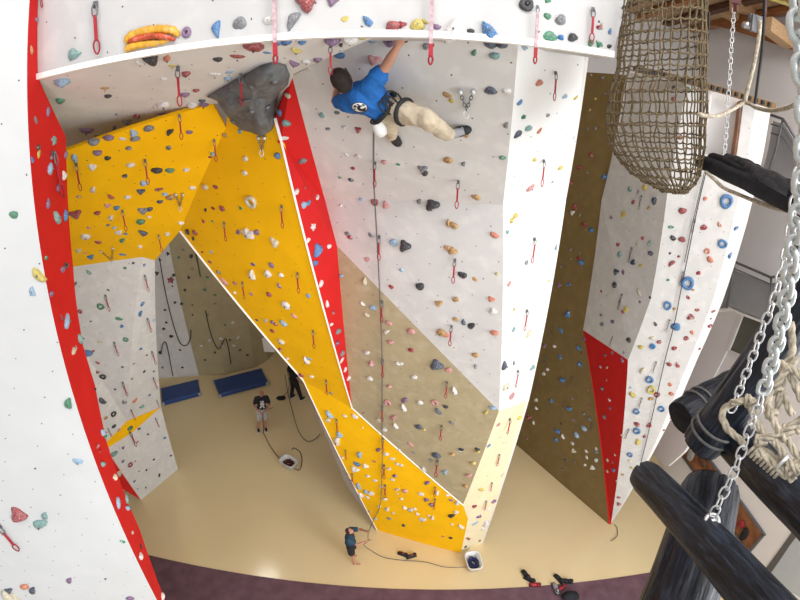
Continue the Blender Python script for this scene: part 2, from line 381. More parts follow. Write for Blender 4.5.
# --- yellow roof and white pier at the left
V['L1a'] = fl(141, 500); V['L1b'] = fl(178, 469); V['w161'] = dy(161, 407, 8.6)
PL = plane(V['L1a'], V['L1b'], V['w161'])
V['w107'] = on(104, 445, PL); V['w127'] = on(127, 421, PL)
V['w155'] = on(155, 260.5, PY3); V['w50'] = on(45, 271, PY3); V['y66'] = on(50, 157, PY3)
V['wL1'] = on(85, 462, PL)
pier = tag(empty('climbing_pier', (-8.4, 8.2, 0)), 'white climbing pier at the left under a big yellow overhang', 'climbing wall')
bd(['y178', 'y228', 'y213', 'y66', 'w50', 'w142', 'w155'], 'yellow', pier, "yellow overhang", label='big yellow overhanging panel', centre=(0, 0, 3))
bd(['w50', 'w142', 'w127', 'w107'], 'white', pier, "white pier", label='white front panel')
bd(['w142', 'w155', 'w161', 'w127'], 'white', pier, "white pier", label='white narrow panel')
w135 = on(133, 432, PL)
bd(['w107', 'w127', 'w161', w135, on(106, 449, PL)], 'yellow', pier, "pier yellow wedge", label='yellow wedge')
bd([on(106, 449, PL), w135, 'w161', 'L1b', 'L1a', on(114, 461, PL)], 'white', pier, "white pier", label='white lower panel')
bd([on(106, 449, PL), on(114, 461, PL), 'L1a', on(124, 490, PL), on(95, 470, PL)], 'red', pier, "pier red corner", label='red corner')
bd([V['L1b'], V['w161'], V['w155'], V['w155']+Vector((-1.5, 1.2, 0)), V['w161']+Vector((-1.5, 1.2, 0)), V['L1b']+Vector((-1.5, 1.2, 0))], 'grit', pier, 'x', hit=False, centre=(-5, 14, 5))
# --- brown wall and right tower
f1 = fl(519, 447); f2 = fl(608.5, 524); dd = (f1-f2).normalized(); f0 = f1+dd*3
PB = (lambda n: (n, n.dot(f1)))(dd.cross(Vector((0, 0, 1))).normalized())
g66 = on(585, 65, PB); g600 = on(640, 72, PB); g583 = on(583, 330, PB); g604 = on(601.5, 200, PB); g622 = on(626, 75, PB)
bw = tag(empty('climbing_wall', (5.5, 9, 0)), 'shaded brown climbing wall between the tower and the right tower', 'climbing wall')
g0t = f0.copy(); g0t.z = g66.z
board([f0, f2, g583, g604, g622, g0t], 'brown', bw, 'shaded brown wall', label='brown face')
RT = tag(empty('climbing_tower', (6.6, 7.4, 0)), 'white climbing tower at the right with red wedge, pointed at the floor', 'climbing wall')
tip = fl(612, 524.5)+Vector((-.05, 0, 0)); tip.z = 0.02
otop = dy(754, 105, 6.75); 
k628 = dy(628, 360, 7.6)
PRB = plane(tip, otop, k628); k650 = on(650.5, 300, PRB); k667 = on(667, 195, PRB); k684 = on(686, 84, PRB)
PRA = plane(g583, k628, k667)
a604 = on(601.5, 200, PRA); a622 = on(630, 73, PRA); a700 = k684
board([g583, k628, k650, k667, k684, a622, a604], 'white', RT, "right tower's left face", label='white left panel')
board([f2+Vector((0, 0, .01)), g583, k628, tip], 'red', RT, "right tower's red wedge", label='red wedge panel')
oe = [on(x, y, PRB) for x, y in [(652, 450), (683, 375), (713, 300), (735, 213), (748, 153)]]
r700 = on(699, 152, PRB); r711 = on(711, 91, PRB); c733 = on(733, 162, PRB); c741 = on(741, 100, PRB); c755 = on(755.5, 103, PRB)
board([tip]+oe+[c755, c741, c733, r700, r711, k684, k667, k650, k628], 'white', RT, "right tower's wide face", label='white wide panel')
PRBd = (PRB[0], PRB[1]); nb = PRB[0] if PRB[0].dot(EYE-tip) < 0 else -PRB[0]
board([p+nb*.45 for p in (on(695, 160, PRB), on(690, 85, PRB), on(748, 95, PRB), on(742, 165, PRB))], 'roomwall', RT, 'recess', hit=False, label='recess back')
board([r700, r711, r711+nb*.45, r700+nb*.45], 'trim', RT, 'recess', hit=False, centre=(0, 0, 11), label='recess edge')
board([c733, c741, c741+nb*.45, c733+nb*.45], 'orangewall', RT, 'recess', hit=False, centre=(0, 0, 11), label='brown recess side')
so = [(672, 417), (697, 360), (723, 300), (745, 230), (764, 150), (771, 106)]
dist0 = lambda p: (p-EYE).length
si = [(tip, (612, 524))]
outer = [at(x, y, dist0(i)+.12) for (x, y), i in zip(so, [oe[0]+(oe[1]-oe[0])*.5, oe[1], oe[2], oe[3], oe[4], c755])]
sv = [tip]+oe+[c755]+outer[::-1]
# narrow lit side, two rows of quads
me_v = [tip+Vector((.02, .02, 0))]+oe+[c755]; mo = [tip+Vector((.1, .1, 0))]+[outer[0]]+outer[1:]
for i in range(len(me_v)-1):
    j = min(i, len(mo)-2)
    board([me_v[i], me_v[i+1], mo[j+1], mo[j]], 'bright', RT, "right tower's narrow side", th=.03, label='bright narrow side', name='side_panel')
# timber rail with square sockets along the top of the right tower
ra = [on(x, y, PRB)+nb*-.12 for x, y in [(636, 70), (665, 76), (700, 85), (735, 95), (774, 107)]]
rail = MB()
for i in range(4): rail.bar(ra[i], ra[i+1], .13, .11)
rl = rail.build('rail', 'railwood', RT); rl['label'] = 'timber rail along the top'
sk = MB()
for i in range(24):
    t = i/24*4; a = ra[int(t)]+(ra[int(t)+1]-ra[int(t)])*(t % 1); sk.box(a+(EYE-a).normalized()*.05, (.075, .075, .075))
sk.build('socket_row', 'black', RT)
# --- back climbing walls
def vwall(pts, z, m, par, key, lab):
    for a, b in zip(pts[:-1], pts[1:]): board([a, b, b+Vector((0, 0, z)), a+Vector((0, 0, z))], m, par, key, label=lab, centre=(0, 5, 5))
w0 = fl(150, 379); w1 = fl(199, 375.5); w2 = fl(225, 375); w3 = fl(256, 367); w4 = fl(268, 360)
backw = tag(empty('climbing_wall', tuple(w1)), 'white and tan climbing wall at the far back behind the blue mats', 'climbing wall')
vwall([w0, w1], 9.5, 'white', backw, 'white back wall', 'white back panel')
vwall([w1, w2, w3, w4], 9.5, 'backtan', backw, 'tan back wall', 'tan back panel')
vwall([w4, w4+Vector((.3, 2, 0))], 9.5, 'backtan', backw, 'x2', 'tan back end')

bvh = BVHTree.FromPolygons([p for t in BT for p in t[:3]], [(3*i, 3*i+1, 3*i+2) for i in range(len(BT))])
def hit(px, py):
    d = ray(px, py); loc, n, idx, dist = bvh.ray_cast(EYE, d)
    if loc is None: return None
    return loc, BT[idx][3], dist, BT[idx][4]


# ------------------------------------------------------------------ the hall
XR = 10.0; ZC = 15.2
def setting(o): o['kind'] = 'structure'; return o
setting(MB().box((-.5, 9, -.1), (27, 26, .2)).build('floor', 'floor'))
kl = fl(152, 556); kr = fl(635, 575)
kdir = (kr-kl)/(kr.x-kl.x)
kL = kl+kdir*(-13-kl.x); kR = kl+kdir*(12.8-kl.x)
cp = mesh_obj('floor_carpet', [kL, kR, kR+Vector((0, -1.15, 0)), kL+Vector((0, -1.6, 0))]+[v+Vector((0, 0, .012)) for v in (kL, kR, kR+Vector((0, -1.15, 0)), kL+Vector((0, -1.6, 0)))],
    [(0, 1, 2, 3), (7, 6, 5, 4), (0, 4, 5, 1), (1, 5, 6, 2), (2, 6, 7, 3), (3, 7, 4, 0)], 'purple'); cp.name = 'floor_carpet'; setting(cp)
setting(MB().box((-.5, 20.2, 7.5), (27, .4, 15.6)).build('wall_back', 'roomwall'))
setting(MB().box((6.6, 13.4, 7.6), (7.4, .3, 15.2)).build('wall_back_right', 'roomwall'))
setting(MB().box((-13.4, 9, 7.5), (.4, 26, 15.6)).build('wall_left', 'roomwall'))
setting(MB().box((XR+.2, 10, 7.5), (.4, 20.6, 15.6)).build('wall_right', 'roomwhite'))
setting(MB().box((-.5, 9, ZC+.1), (27, 26, .2)).build('ceiling', 'woodlight'))
# ------------------------------------------------------------------ what is bolted to the walls
# each line: origin of a 200x150 window, then (x*4, y*4, colour, width*4[, shape]) inside it
HOLDS = {
(0, 0): """145,78,p,25 125,200,n,34,L 143,480,e,38 190,445,p,40,L 215,562,t,42,S 152,590,k,30 300,215,t,66,H 748,130,p,46,D 250,322,l,78 242,400,g,54
 420,352,n,42,F 432,382,k,40 562,250,w,46,L 605,230,k,70,W 670,230,o,56,L 690,262,y,40 655,315,w,38 745,292,r,52 550,462,r,56,L 508,485,e,50 345,515,p,72,L 375,565,e,58 392,543,k,30 435,550,p,52
 470,455,e,25 595,512,e,52 535,530,l,36 540,550,e,36 655,415,w,66 655,455,p,62 740,375,p,46 785,360,r,36 770,415,w,62 795,425,p,32 490,555,w,34 680,525,k,42,H 757,528,p,32 675,590,e,30 515,592,e,30""",
(200, 0): """67,110,b,66,H 160,93,e,62 275,82,w,54 375,75,e,70,H 580,76,y,36 670,83,b,58,L 772,107,r,66 430,-4,r,100 530,3,p,46 215,180,r,92 310,168,b,50 345,166,b,54 408,168,b,40 385,198,y,58,L 268,210,b,34 150,225,r,68,F
 73,235,k,42 60,297,w,58 118,288,l,42 112,312,l,42 15,415,p,42 8,402,d,34 375,250,p,54,L 470,237,p,44 425,245,w,50 435,270,w,36 530,160,p,72 600,155,w,80 565,178,k,34,L 690,153,l,58 650,150,y,36 760,155,p,84 557,220,b,56 697,237,i,54
 487,460,t,34 548,450,e,28 512,515,e,24 580,510,w,32 632,517,r,30 352,382,c,34 318,450,b,32 345,492,t,44 337,553,w,36 100,540,n,30 160,525,t,26""",
(400, 0): """8,98,r,30 70,100,y,60 100,85,y,34,L 147,107,p,38 210,120,w,92,L 283,125,k,34 355,125,b,104,L 505,18,k,64,D 590,2,g,22 590,65,g,34 643,80,e,50 600,145,g,62 643,150,b,30 690,150,k,46 763,172,g,32 795,110,r,26 795,175,g,28
 15,157,k,46 185,155,w,62 230,155,p,32 360,175,d,60 410,178,d,54 105,185,e,40 127,180,r,26 297,210,g,40,L 378,222,t,48 188,380,n,42 205,402,y,26 362,362,d,54 428,365,w,42 425,500,e,38,L 262,540,n,32
 497,185,l,48 675,203,w,48 665,197,r,22 748,212,n,26 555,330,o,44 658,385,l,30 702,390,y,26,L 478,410,b,32 493,467,g,28 590,460,e,24 512,512,t,46 470,535,d,44 557,522,o,34,L 695,550,w,20,L 765,300,e,16 782,395,y,14 760,440,y,12 750,515,e,12 782,512,e,16""",
(600, 0): """5,105,i,28,L 40,125,b,28,L 3,178,g,24 37,185,k,24 410,395,e,30,H 295,350,k,20 350,358,g,26 292,395,r,22 268,503,t,18 322,550,r,24 10,310,e,18 45,445,r,18 22,375,p,14""",
(0, 150): """55,258,g,42 155,498,y,80,L 130,565,l,50,L 128,40,b,28,L 155,15,y,44 198,75,l,56,L 205,30,e,26 262,20,p,34 255,100,w,38 232,150,p,40 190,215,p,42,L 225,270,t,66,L 260,262,b,48,L 183,432,g,24 270,462,t,26 250,478,p,36 262,460,k,26 300,535,e,26 205,575,p,34
 300,30,l,56,L 390,10,p,46 430,32,k,32 370,65,w,38 523,58,w,38 500,103,d,30 373,157,w,42,L 317,185,n,26 443,185,r,36,L 430,220,i,26 510,187,w,32 467,230,b,36 302,252,r,52 390,250,r,34 445,268,w,42,L 355,310,i,20 432,300,e,26 458,310,l,24 475,328,w,32 502,335,b,20 343,345,w,50 393,367,r,30
 490,360,g,38,L 315,400,c,26 340,412,i,16 363,425,b,32 490,418,b,30 628,80,k,50 680,80,g,44 745,78,w,30 575,130,l,34 563,163,d,32 635,157,r,40 660,175,l,30 640,205,d,30 683,187,n,42 770,150,w,30 572,240,e,40 600,235,d,34 563,285,g,44 572,328,d,50,L 597,268,w,20 560,385,w,20 670,335,w,28
 355,488,t,30,L 500,472,g,16 533,452,k,14 577,460,b,16 433,560,k,14 725,290,w,30 780,330,r,32 750,325,k,26 628,493,k,16 683,520,r,28,S 672,415,k,14 695,500,k,18 640,440,k,12 715,430,g,14 733,400,g,14 765,425,k,20 755,510,k,14 770,475,r,12 740,560,k,14 690,545,k,10""",
(200, 150): """52,15,t,30 40,28,r,18 183,35,w,30 180,92,w,30 22,148,c,34 62,148,r,34 207,205,c,64,R 90,233,r,32,D 52,233,r,24 22,240,k,24 163,232,g,16 15,285,r,16 50,285,g,14 195,333,w,62,S 152,328,p,36 228,328,p,36 300,368,c,40 45,408,l,24 10,408,r,16 40,448,r,24 212,457,p,30 287,460,p,32 210,497,w,56,L 273,495,w,44 325,500,w,30 318,542,p,30,L 140,532,r,24 277,577,r,32 205,575,p,20 433,583,l,34
 75,488,e,26 100,525,i,40,L 140,570,w,18 310,22,b,38 410,43,e,40 385,168,w,32 418,150,r,16 468,190,w,28 415,220,l,36 435,212,b,34 452,307,w,34,S 432,360,w,26 468,397,b,48 515,385,w,28 460,452,b,32 483,535,w,34 588,18,w,24,L 632,25,w,34 612,72,r,24 560,108,g,16 605,118,d,28 737,48,i,34 793,57,g,20 645,197,l,24 700,207,r,38,R 745,220,i,32 563,222,w,16 590,335,e,26 600,348,r,26 682,340,e,24
 775,370,l,38 670,437,i,28 765,547,r,24 565,503,l,22 660,525,c,38,L 20,560,g,18 60,580,g,14 30,510,g,14""",
(400, 150): """90,72,e,40 100,92,k,38 193,40,n,44 255,55,e,34,L 410,30,g,30 130,215,k,56,W 78,205,e,38,L 305,188,n,42 195,292,n,40,L 215,302,n,40 190,392,n,32 212,402,n,38 378,340,o,42 20,382,k,48 300,517,n,28 250,500,k,42 80,545,k,46 388,495,y,20 225,595,n,28 365,595,o,26 5,480,l,20
 538,38,y,28 640,70,y,34 520,150,i,44,L 610,128,e,20 583,213,y,14 460,262,y,34 445,280,y,24 428,328,t,24 622,390,t,26,L 503,450,e,20 435,535,i,32,L 595,523,y,14 765,20,r,24 717,70,r,24 685,130,r,26 700,228,r,28 690,250,w,20 735,300,r,26 765,320,b,28 720,260,e,14,L 683,400,e,16 683,435,e,14 725,450,b,32 715,433,r,18 675,538,b,24 637,540,p,18 750,90,e,14 645,465,e,12 718,412,e,12""",
(600, 150): """120,157,t,28 180,150,y,32 153,168,p,22,L 135,208,r,26,L 218,203,d,32 197,232,n,16 95,258,y,30 45,270,p,18 170,353,r,18 72,378,r,22 148,378,c,24 200,372,t,30,L 203,413,d,32 80,418,t,28 133,450,d,30 163,463,y,24 65,487,d,26 93,490,p,26 60,540,d,28,D 157,568,c,32,L 330,243,r,38 283,308,g,24 292,352,k,28 328,358,r,32 280,413,k,12 315,425,r,16 288,453,r,34,L 272,520,g,14
 420,195,o,20 460,85,o,36 505,205,b,56,R 415,310,r,30 478,298,o,26,L 490,375,b,44,R 428,405,o,26,R 440,438,o,34 395,492,r,22 350,532,b,56,R 372,560,n,16 352,590,r,22 545,313,b,24,L 520,422,b,30,L 18,108,b,28 5,565,r,14 30,580,c,18 265,70,k,22 322,82,r,26 200,590,k,14""",
(600, 300): """270,22,b,36,R 297,35,n,16 388,40,r,22 363,67,r,26 303,107,b,42 222,95,k,22,L 370,130,o,22 345,153,r,24 207,152,c,26 237,168,r,22 210,185,b,28,D 163,188,y,26 297,193,r,26 277,257,r,26 310,260,r,28,L 170,280,c,34,L 198,318,b,36,R 205,358,y,38,R 280,338,o,20 285,375,o,24 228,378,r,26,R 203,395,n,22 130,378,y,34 145,445,b,30,R 245,435,b,30,R 148,497,r,28 147,523,b,34,R 197,500,r,22 153,567,y,26 178,545,r,14 85,540,o,14 122,350,l,12
 105,38,y,30 90,48,r,18 160,8,p,16 80,5,e,16 8,97,d,22 50,87,p,26 5,60,e,18 115,160,k,28 95,210,e,14 20,220,d,18 50,212,p,14 28,270,c,16 2,268,l,14 10,355,d,22 38,400,w,16 40,432,p,18 18,467,e,24 90,240,p,24,L 25,320,r,14 453,45,r,22 440,103,r,24 397,195,r,16 365,297,r,12 443,75,k,10 255,520,r,12 283,472,r,12""",
(600, 450): """55,80,b,22 30,40,c,18 50,50,p,14 30,85,c,16 120,18,b,26,R 120,43,c,18 90,98,n,16 70,125,c,16 75,190,r,18 75,215,r,18 125,70,y,14 60,20,c,12""",
(0, 300): """275,412,g,62,L 265,85,l,66,L 245,70,r,24 318,155,t,50,L 293,205,c,36 300,190,r,20 350,210,b,54 372,205,r,20 320,45,r,26 410,530,l,50,L 420,545,g,26 388,585,r,28 403,25,g,34,R 475,75,g,32 487,105,b,20 503,157,g,26,R 400,168,c,22 363,85,k,12 390,250,r,20,L 390,287,r,16 412,305,k,30,R 380,357,k,16 408,402,d,44,L 460,357,k,12 497,407,e,20
 453,455,k,28,R 423,470,n,16 455,505,d,24 490,268,e,16 570,15,b,26,L 562,53,b,32,L 563,195,b,16 535,255,r,14 577,285,d,16 528,315,e,14 540,400,o,30,L 567,425,t,26 597,380,b,16 615,285,k,12 587,220,k,12 615,80,l,12 557,515,d,20 592,537,k,12 658,552,b,16 550,567,r,12 492,590,p,14 475,520,i,18 520,513,g,28 655,115,k,16 685,145,k,20 640,210,k,16 650,270,g,12 700,10,k,16 727,15,k,16 660,40,k,12 665,90,k,12 720,200,k,12 730,270,k,12 770,20,r,12 770,60,r,10""",
(200, 300): """345,20,w,46 360,28,n,20 378,62,i,32,L 227,80,d,20 262,82,c,32 290,88,p,24 303,97,r,22 335,92,l,38 290,122,r,26 325,165,c,40 322,197,r,24 350,233,w,20 427,240,w,46,L 435,235,l,30 447,305,w,24 405,300,r,28 525,372,e,18 518,455,l,46,L 512,480,c,28 580,463,w,22 558,538,l,32 550,562,w,52,L 620,465,w,32 652,452,r,14 650,510,w,10
 508,15,w,36,L 533,50,d,16 525,97,w,22 552,125,e,36 548,172,p,26 568,213,e,32 568,240,w,32 580,278,w,24 593,312,w,28 650,13,w,26,L 692,30,l,34 668,60,c,26 757,92,i,32 747,127,w,32,L 763,168,i,32 668,210,w,30 687,253,i,28 680,313,w,32 793,253,w,28 758,345,i,28 752,410,i,32,R 717,480,c,30 775,470,i,42,L 783,503,w,40,L 737,517,w,30
 30,60,g,12 60,15,g,12 130,90,w,16,F 85,155,w,18,F 87,182,w,18,F 152,150,w,18,F 135,182,w,16,F 5,183,w,16,F 38,162,w,16,F 60,210,k,12 160,200,k,12 190,220,k,12 120,160,k,10 20,240,k,10 100,100,g,10""",
(400, 300): """155,12,n,32 222,-2,n,30 222,77,n,26 255,88,d,34,L 285,103,k,44 165,130,n,48 185,140,o,30 378,130,o,42 372,42,w,30 302,220,n,32 303,265,e,26,L 45,125,i,38 45,200,r,28 147,257,d,50 5,255,w,22 57,308,w,32 195,280,i,32 218,362,w,44,L 80,410,w,30 140,410,i,32,R 182,425,k,28 153,443,d,36,L 20,400,p,42,L 15,430,w,44,L 208,490,e,26,L 75,507,d,34
 97,517,y,14 345,448,y,32,L 372,430,l,32 42,578,i,34 453,118,t,26 455,38,y,18 512,135,c,42 415,260,d,54,L 455,250,e,26,L 528,270,t,32 420,347,c,44 445,383,i,34,R 497,385,w,14 392,497,i,26 475,470,y,30 465,590,l,30 353,582,b,24 413,570,c,16 245,597,k,26 310,597,k,22 400,545,c,20
 672,58,b,28 643,122,b,32 578,183,p,20 618,185,w,20 640,228,b,26 715,192,b,28 738,155,p,18 720,257,b,30 590,277,w,20 575,295,w,20 650,320,b,32 723,215,r,14 605,403,b,24 677,435,b,28 690,395,p,12 545,400,w,20 545,432,w,20 515,468,r,24 535,490,w,20,L 757,475,e,22 737,513,l,32 695,480,p,20 630,525,b,28 652,545,w,24,L 707,540,l,32 690,573,w,20 625,560,b,24 735,455,e,18 510,555,r,14 750,360,r,14 757,425,r,14 645,495,k,12 785,595,c,16""",
(200, 450): """640,17,l,44,L 628,55,b,32 620,75,w,32 662,62,w,24 697,45,r,16 570,30,w,18 672,103,w,22 700,122,w,26 635,143,l,40,L 663,165,l,22 685,172,w,32 645,180,w,24 670,190,w,24 770,35,w,28 715,-2,p,32,L 745,15,w,28 790,55,w,20 757,75,w,20 780,103,p,24 770,118,w,20 725,145,w,18 790,157,w,26,L 740,195,w,24 718,225,w,18 750,235,w,34,L 773,252,w,16 757,273,e,22 700,275,l,20 680,245,n,14
 790,175,w,14 795,-2,w,18 590,95,r,14 605,120,p,14""",
(400, 450): """20,163,i,30 5,60,w,20 5,195,w,18 45,238,w,40,L 20,230,w,24 70,255,w,20 90,278,w,40 130,270,w,30,L 85,175,w,28 105,197,p,22 150,170,w,34,L 128,218,p,30 207,262,k,40,L 245,305,w,32,L 203,350,k,14 172,345,r,14 15,300,k,16 225,248,w,26 208,297,w,16 115,262,w,14 60,235,w,14
 145,20,d,42 125,40,e,22 210,17,n,28 240,0,w,20 180,87,l,40,L 275,100,i,32 293,52,y,28 262,143,n,28 95,75,w,34,L 55,10,e,16 110,130,p,34,L 230,210,w,34,L 205,200,p,20 190,180,w,18 310,5,y,28 325,157,y,26 375,203,p,20 355,235,w,20 298,225,r,24 315,265,p,26 300,293,l,34 345,290,w,34 330,312,w,18 268,352,r,14 275,355,r,12 318,362,r,14 262,385,k,12 410,98,c,28
 695,3,c,20 747,30,w,20 745,5,w,18 785,40,w,22 770,70,w,22 740,60,w,16 785,5,e,28 663,42,d,16 697,47,d,12 650,77,e,12""",
(0, 450): """75,257,r,74,W 180,262,t,50,L 160,295,t,80 312,45,l,48 490,365,g,26,L 278,520,p,44,L 520,592,p,38 423,515,p,18,L 410,55,t,48,L 457,108,c,28 470,210,l,52,L 505,195,t,40,L 508,230,l,44,L 530,330,c,28 563,385,k,20 560,425,w,28 595,415,l,34,L 622,485,l,50,L 648,585,w,38 455,15,t,38 400,5,r,20 490,45,p,14 520,58,r,26,R 475,92,c,26 615,38,k,14 637,100,k,20,L 537,125,d,14 683,22,k,14 583,150,k,10 550,155,k,8 540,45,i,14 556,85,k,10 585,80,k,10
 131,560,d,52,L 40,580,c,110,L 98,545,o,46 35,560,d,34""",
}
# quickdraws: window origin -> x0,y0,x1,y1 (hanger, bottom), kind
QD = {
(0, 0): "390,20,390,220,r 710,258,715,410,r 455,500,466,605,r 718,455,728,550,r 150,-60,158,30,r",
(200, 0): "305,-40,300,262,p 163,288,167,408,r 522,168,522,285,r 57,555,62,640,r",
(400, 0): "127,-30,115,265,p 545,30,540,260,p 767,40,762,175,r 615,285,608,396,r",
(0, 150): "305,50,320,155,r 580,35,592,130,r 490,238,502,318,r 635,337,646,402,r 578,500,590,562,r 423,580,435,642,r 205,15,170,190,r 228,100,236,155,r",
(200, 150): "330,222,337,308,r 100,288,110,360,r 393,490,402,567,r 173,528,182,592,r 702,45,695,140,r 720,345,710,437,r",
(400, 150): "235,120,230,225,r 222,438,215,528,r 570,38,560,140,r 533,355,520,450,r",
(600, 150): "168,185,160,240,d 380,278,370,332,d 130,393,125,450,d 90,580,88,640,d 332,488,322,540,d",
(600, 300): "278,80,268,128,d 52,148,42,182,d 225,248,213,292,d 168,393,155,432,d 115,517,103,552,d",
(0, 300): "588,72,600,126,r 458,168,470,222,r 606,205,617,255,r 492,328,504,382,r 612,310,622,355,r 626,400,632,430,r 430,513,438,545,r 518,528,536,585,r 523,438,533,478,r 621,473,631,507,r",
(200, 300): "455,122,458,188,r 507,320,512,375,r 548,478,550,525,r 730,5,728,85,r 733,238,731,305,r 731,423,728,482,r 733,553,734,600,r",
(400, 300): "208,103,202,178,r 190,328,185,387,r 168,502,167,556,r 503,42,492,120,r 468,283,460,347,r 436,475,427,532,r 612,110,610,146,d 584,230,580,262,d 556,325,552,356,d 691,308,686,345,d 660,408,657,440,d 772,495,762,526,d",
(200, 450): "584,0,581,35,r 610,95,612,133,r 738,60,733,110,r 742,140,738,186,r",
(400, 450): "151,42,147,102,r 142,148,140,182,r 141,195,141,233,r 397,18,391,60,r 366,130,361,163,r 343,203,339,238,r",
(0, 450): "0,300,66,402,r",
}
# ------------------------------------------------------------------ holds
ORD = ['', 'highest', 'second highest', 'third highest', 'fourth highest', 'fifth highest', 'sixth highest', 'seventh highest', 'eighth highest', 'ninth highest', 'tenth highest']
def ordi(i): return ORD[i] if i <= 10 else ('%d%s highest' % (i, 'th' if 10 < i % 100 < 14 else {1: 'st', 2: 'nd', 3: 'rd'}.get(i % 10, 'th')))
def hold_mb(kind, seed):
    rnd = random.Random(seed*31+ord(kind)); mb = MB()
    if kind in 'DR':
        R, r = (.36, .14) if kind == 'R' else (.28, .2); n1, n2 = 20, 8; v = []; f = []
        for i in range(n1):
            a = 2*pi*i/n1; w = 1+.05*sin(3*a+seed)
            for j in range(n2):
                b = 2*pi*j/n2; q = (R+r*cos(b))*w; v.append((q*cos(a), q*sin(a), max(0, .1+r*1.1*sin(b))))
        for i in range(n1):
            for j in range(n2): f.append((i*n2+j, ((i+1) % n1)*n2+j, ((i+1) % n1)*n2+(j+1) % n2, i*n2+(j+1) % n2))
        mb.add(v, f)
        if kind == 'D': mb.ell((0, 0, .0), (.1, .1, .1), nu=8, nv=4)
        return mb
    bm = bmesh.new(); bmesh.ops.create_icosphere(bm, subdivisions=3, radius=1)
    sx, sy, sz = {'J': (.5, .34, .36), 'B': (.46, .42, .36), 'L': (.22, .52, .3), 'F': (.5, .3, .14), 'W': (.5, .48, .4), 'H': (.5, .3, .34), 'S': (.5, .42, .3)}[kind]
    ph = [rnd.uniform(0, 6.28) for _ in range(8)]
    for v in bm.verts:
        x, y, z = v.co; a = atan2(y, x)
        k = 1+.10*sin(2*a+ph[0])+.08*sin(3*a+ph[1])+.07*noise.noise(Vector((x*2, y*2, z*2+seed)))*2
        if kind == 'S': k *= 1+.28*cos(5*a+ph[2])
        if kind == 'W': k *= 1+.2*cos(3*a+ph[2])
        X, Y, Z = x*sx*k, y*sy*k, z*sz
        if kind == 'J': Y += .34*(X*X)*2-.06; Z *= (1+.5*y)
        if kind == 'L': X += .35*(Y*Y)-.04; X *= 1-.35*y
        if kind == 'H': Y += .8*X*abs(X); Y *= 1-.55*x
        if kind == 'W': Z *= 1.1-.5*y
        if kind == 'B': Z *= 1+.35*y; Z -= .12*max(0, 1-((x*x+(y-.25)**2)*5))
        if Z < -.02: Z = -.02
        v.co = (X, Y, Z)
    bm.verts.index_update(); mb.add([v.co.copy() for v in bm.verts], [tuple(q.index for q in fc.verts) for fc in bm.faces]); bm.free()
    return mb
hold_data = {}
def hold_mesh(kind, seed, c):
    k = (kind, seed, c)
    if k not in hold_data:
        mb = hold_mb(kind, seed); me = bpy.data.meshes.new('climbing_hold'); me.from_pydata([tuple(v) for v in mb.v], [], mb.f); me.update()
        me.materials.append(M['h'+c])
        for p in me.polygons: p.use_smooth = True
        hold_data[k] = me
    return hold_data[k]
bm_ = MB(); n_ = 10
for z0, z1, r_ in ((0.30, .40, .055),): bm_.tube([(0, 0, z0), (0, 0, z1)], r_, 8)
bolt_me = bpy.data.meshes.new('bolt'); bolt_me.from_pydata([tuple(v) for v in bm_.v], [], bm_.f); bolt_me.update(); bolt_me.materials.append(M['steeldark'])
recs = []
for (ox, oy), txt in HOLDS.items():
    for s in txt.split():
        q = s.split(','); x = ox+float(q[0])/4; y = oy+float(q[1])/4; c = q[2]; w = float(q[3]); sh = q[4] if len(q) > 4 else None
        h = hit(x, y)
        if h is None: print('MISS hold', x, y); continue
        recs.append([w, x, y, c, sh, h])
groups = {}
for i, r in enumerate(recs): groups.setdefault((r[3], r[5][1], r[4] if r[4] in ('R', 'S', 'H') else ''), []).append(i)
names = {}
SW = {'R': 'ring-shaped ', 'S': 'star-shaped ', 'H': 'horned ', '': ''}
for (c, key, sw), ids in groups.items():
    ids.sort(key=lambda i: recs[i][2]); cn = HC[c][0]
    for j, i in enumerate(ids):
        if len(ids) == 1: names[i] = '%s %sclimbing hold, the only such one on the %s' % (cn, SW[sw], key)
        elif len(ids) == 2: names[i] = '%s %sclimbing hold, %s of the two on the %s' % (cn, SW[sw], ('upper', 'lower')[j], key)
        elif j == len(ids)-1: names[i] = '%s %sclimbing hold, lowest of the %s ones on the %s' % (cn, SW[sw], cn, key)
        else: names[i] = '%s %sclimbing hold, %s of the %s ones on the %s' % (cn, SW[sw], ordi(j+1), cn, key)
for i in names:
    if len(names[i].split()) > 16: names[i] = names[i].replace('climbing hold', 'hold').replace(' such', '')
    if len(names[i].split()) > 16: names[i] = names[i].replace(' of the ', ' of ', 1)
    if len(names[i].split()) > 16: print('LONG', names[i])
order = sorted(range(len(recs)), key=lambda i: -recs[i][0])
small = {}
